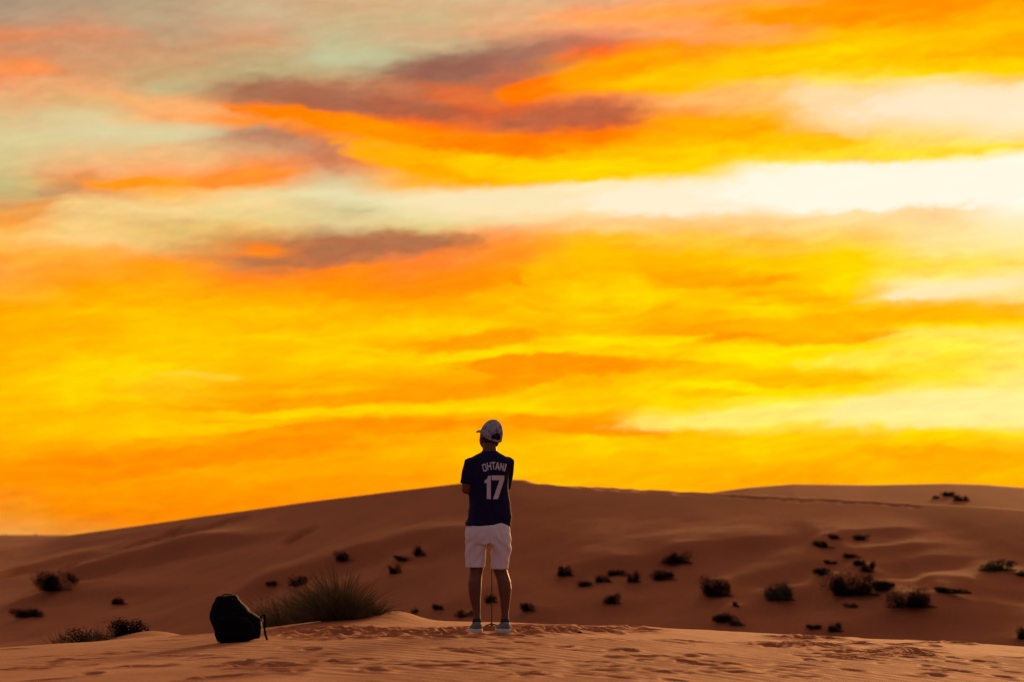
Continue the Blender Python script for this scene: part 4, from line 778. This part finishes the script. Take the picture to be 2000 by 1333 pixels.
# ------------------------------------------------------------------ backpack
M_BAG = mat('black_nylon', (0.0022, 0.0022, 0.0025), 0.9, 20.0, 0.3, bump=0.3, bump_scale=30, spec=0.08); M_BAG2 = mat('black_webbing', (0.003, 0.003, 0.0035), 0.9, spec=0.08)
BY = 19.3; bp = at(460, 1243, BY); bz = zs(bp.x, BY)
bag = empty('backpack', (bp.x, BY, bz - .008)); tag(bag, 'black backpack standing slumped on the sand left of the tussock', 'backpack')
KB = BY / FPX
def bx(px): return (px - 460) * KB
def bzz(py): return (1243 - py) * KB
SEC = [(1245.4, 438, 474, .085), (1243, 431, 480, .105), (1241, 428, 485, .112), (1235, 424, 506, .118), (1228, 421.5, 513, .121), (1221, 422, 513.5, .122), (1208, 413.5, 511.5, .124), (1197, 407.3, 507, .122), (1194, 406.5, 505, .121), (1184.5, 407, 493, .116), (1174, 411.5, 479, .108), (1163.5, 415.5, 470.5, .098), (1155, 418, 465, .084), (1152, 421, 461, .070), (1150.4, 426, 456, .045)]
m = MB()
rs = []
for py, x0, x1, hd in SEC:
    r_ = []
    for k in range(32):
        a = 2 * math.pi * k / 32; c, s = math.cos(a), math.sin(a); p = 3.0
        r_.append(Vector((bx((x0 + x1) / 2) + (x1 - x0) / 2 * KB * math.copysign(abs(c) ** (2 / p), c), .02 + hd * math.copysign(abs(s) ** (2 / p), s) + .10 * (bzz(py) - .15), bzz(py))))
    rs.append(r_)
m.rings(rs)
def slump(co, no): return co + no * (.022 * fbm(co[:, 0] * 9, co[:, 2] * 10, 3, 80))[:, None]
bagb = m.remesh('main_compartment', M_BAG, bag, .007, 1, shape=slump)
m = MB(); m.rings([[Vector((bx(c) + w * KB * math.copysign(abs(math.cos(a)) ** .7, math.cos(a)), y + .032 * math.copysign(abs(math.sin(a)) ** .7, math.sin(a)), bzz(q))) for a in [2 * math.pi * k / 24 for k in range(24)]] for c, q, w, y in ((462, 1240, 24, -.085), (465, 1234, 32, -.102), (465, 1220, 36, -.108), (462, 1206, 36, -.112), (458, 1197, 31, -.108), (456, 1192, 20, -.098))])
m.remesh('front_pocket', M_BAG, bag, .007, 3)
m = MB(); m.tube([(bx(p), y, bzz(q)) for p, q, y in ((428, 1203, -.128), (445, 1199, -.142), (470, 1199, -.144), (490, 1206, -.130))], .0035, 6); m.build('zipper', M_BAG2, bag)
m = MB(); m.tube([(bx(p), y, bzz(q)) for p, q, y in ((419, 1176, -.080), (434, 1167, -.084), (452, 1167, -.088), (466, 1176, -.090), (480, 1192, -.098))], .004, 6); m.build('zipper', M_BAG2, bag)
m = MB(); m.tube([(bx(p), .04, bzz(q)) for p, q in ((430, 1154), (434, 1150.5), (441, 1149.5), (450, 1150.5), (454, 1154))], .008, 8, True, .6); m.build('grab_handle', M_BAG2, bag)
for (pts, r_) in (([(466, 1172, .06), (480, 1184, .055), (496, 1195, .04), (507, 1206, .03), (505, 1222, .02)], .012), ([(464, 1170, -.03), (478, 1182, -.045), (494, 1194, -.05), (505, 1205, -.05), (503, 1222, -.03)], .012)):
    m = MB(); m.tube([(bx(p), y, bzz(q)) for p, q, y in pts], r_, 10, True, .5); m.build('shoulder_strap', M_BAG2, bag)
m = MB(); m.tube([(bx(p), y, bzz(q)) for p, q, y in ((508, 1196, -.02), (511, 1190, -.03), (516, 1189, -.035), (518, 1200, -.03), (517, 1216, -.03), (519, 1228, -.03), (522.5, 1237.5, -.03))], .0085, 8, True, .5); sb = m.build('hanging_strap', M_BAG2, bag)
m = MB(); m.box((bx(511), -.045, bzz(1199)), (.012, .006, .008)); m.build('buckle', M_BLK, bag, False)
m = MB(); m.tube([(bx(p), .0, bzz(q)) for p, q in ((424, 1222), (420.5, 1226), (423, 1231), (427, 1233))], .006, 6); m.build('side_loop', M_BAG2, bag)
m = MB(); m.tube([(bx(p), -.03, bzz(q)) for p, q in ((429, 1235), (425.5, 1238), (426, 1242), (430, 1244.5))], .0022, 6); m.build('cord_loop', M_BAG2, bag)
# a dark pebble lying on the trampled sand
pp = hit(1133, 1238, z_near, 12, 26); m = MB(); m.ell((0, 0, 0), (.016, .014, .012), None, 8, 5); pb = m.build('pebble', M_TWIG); pb.location = (pp[0], pp[1], zs(*pp) + .008); tag(pb, 'small dark lump on the trampled sand right of the person feet', 'pebble')
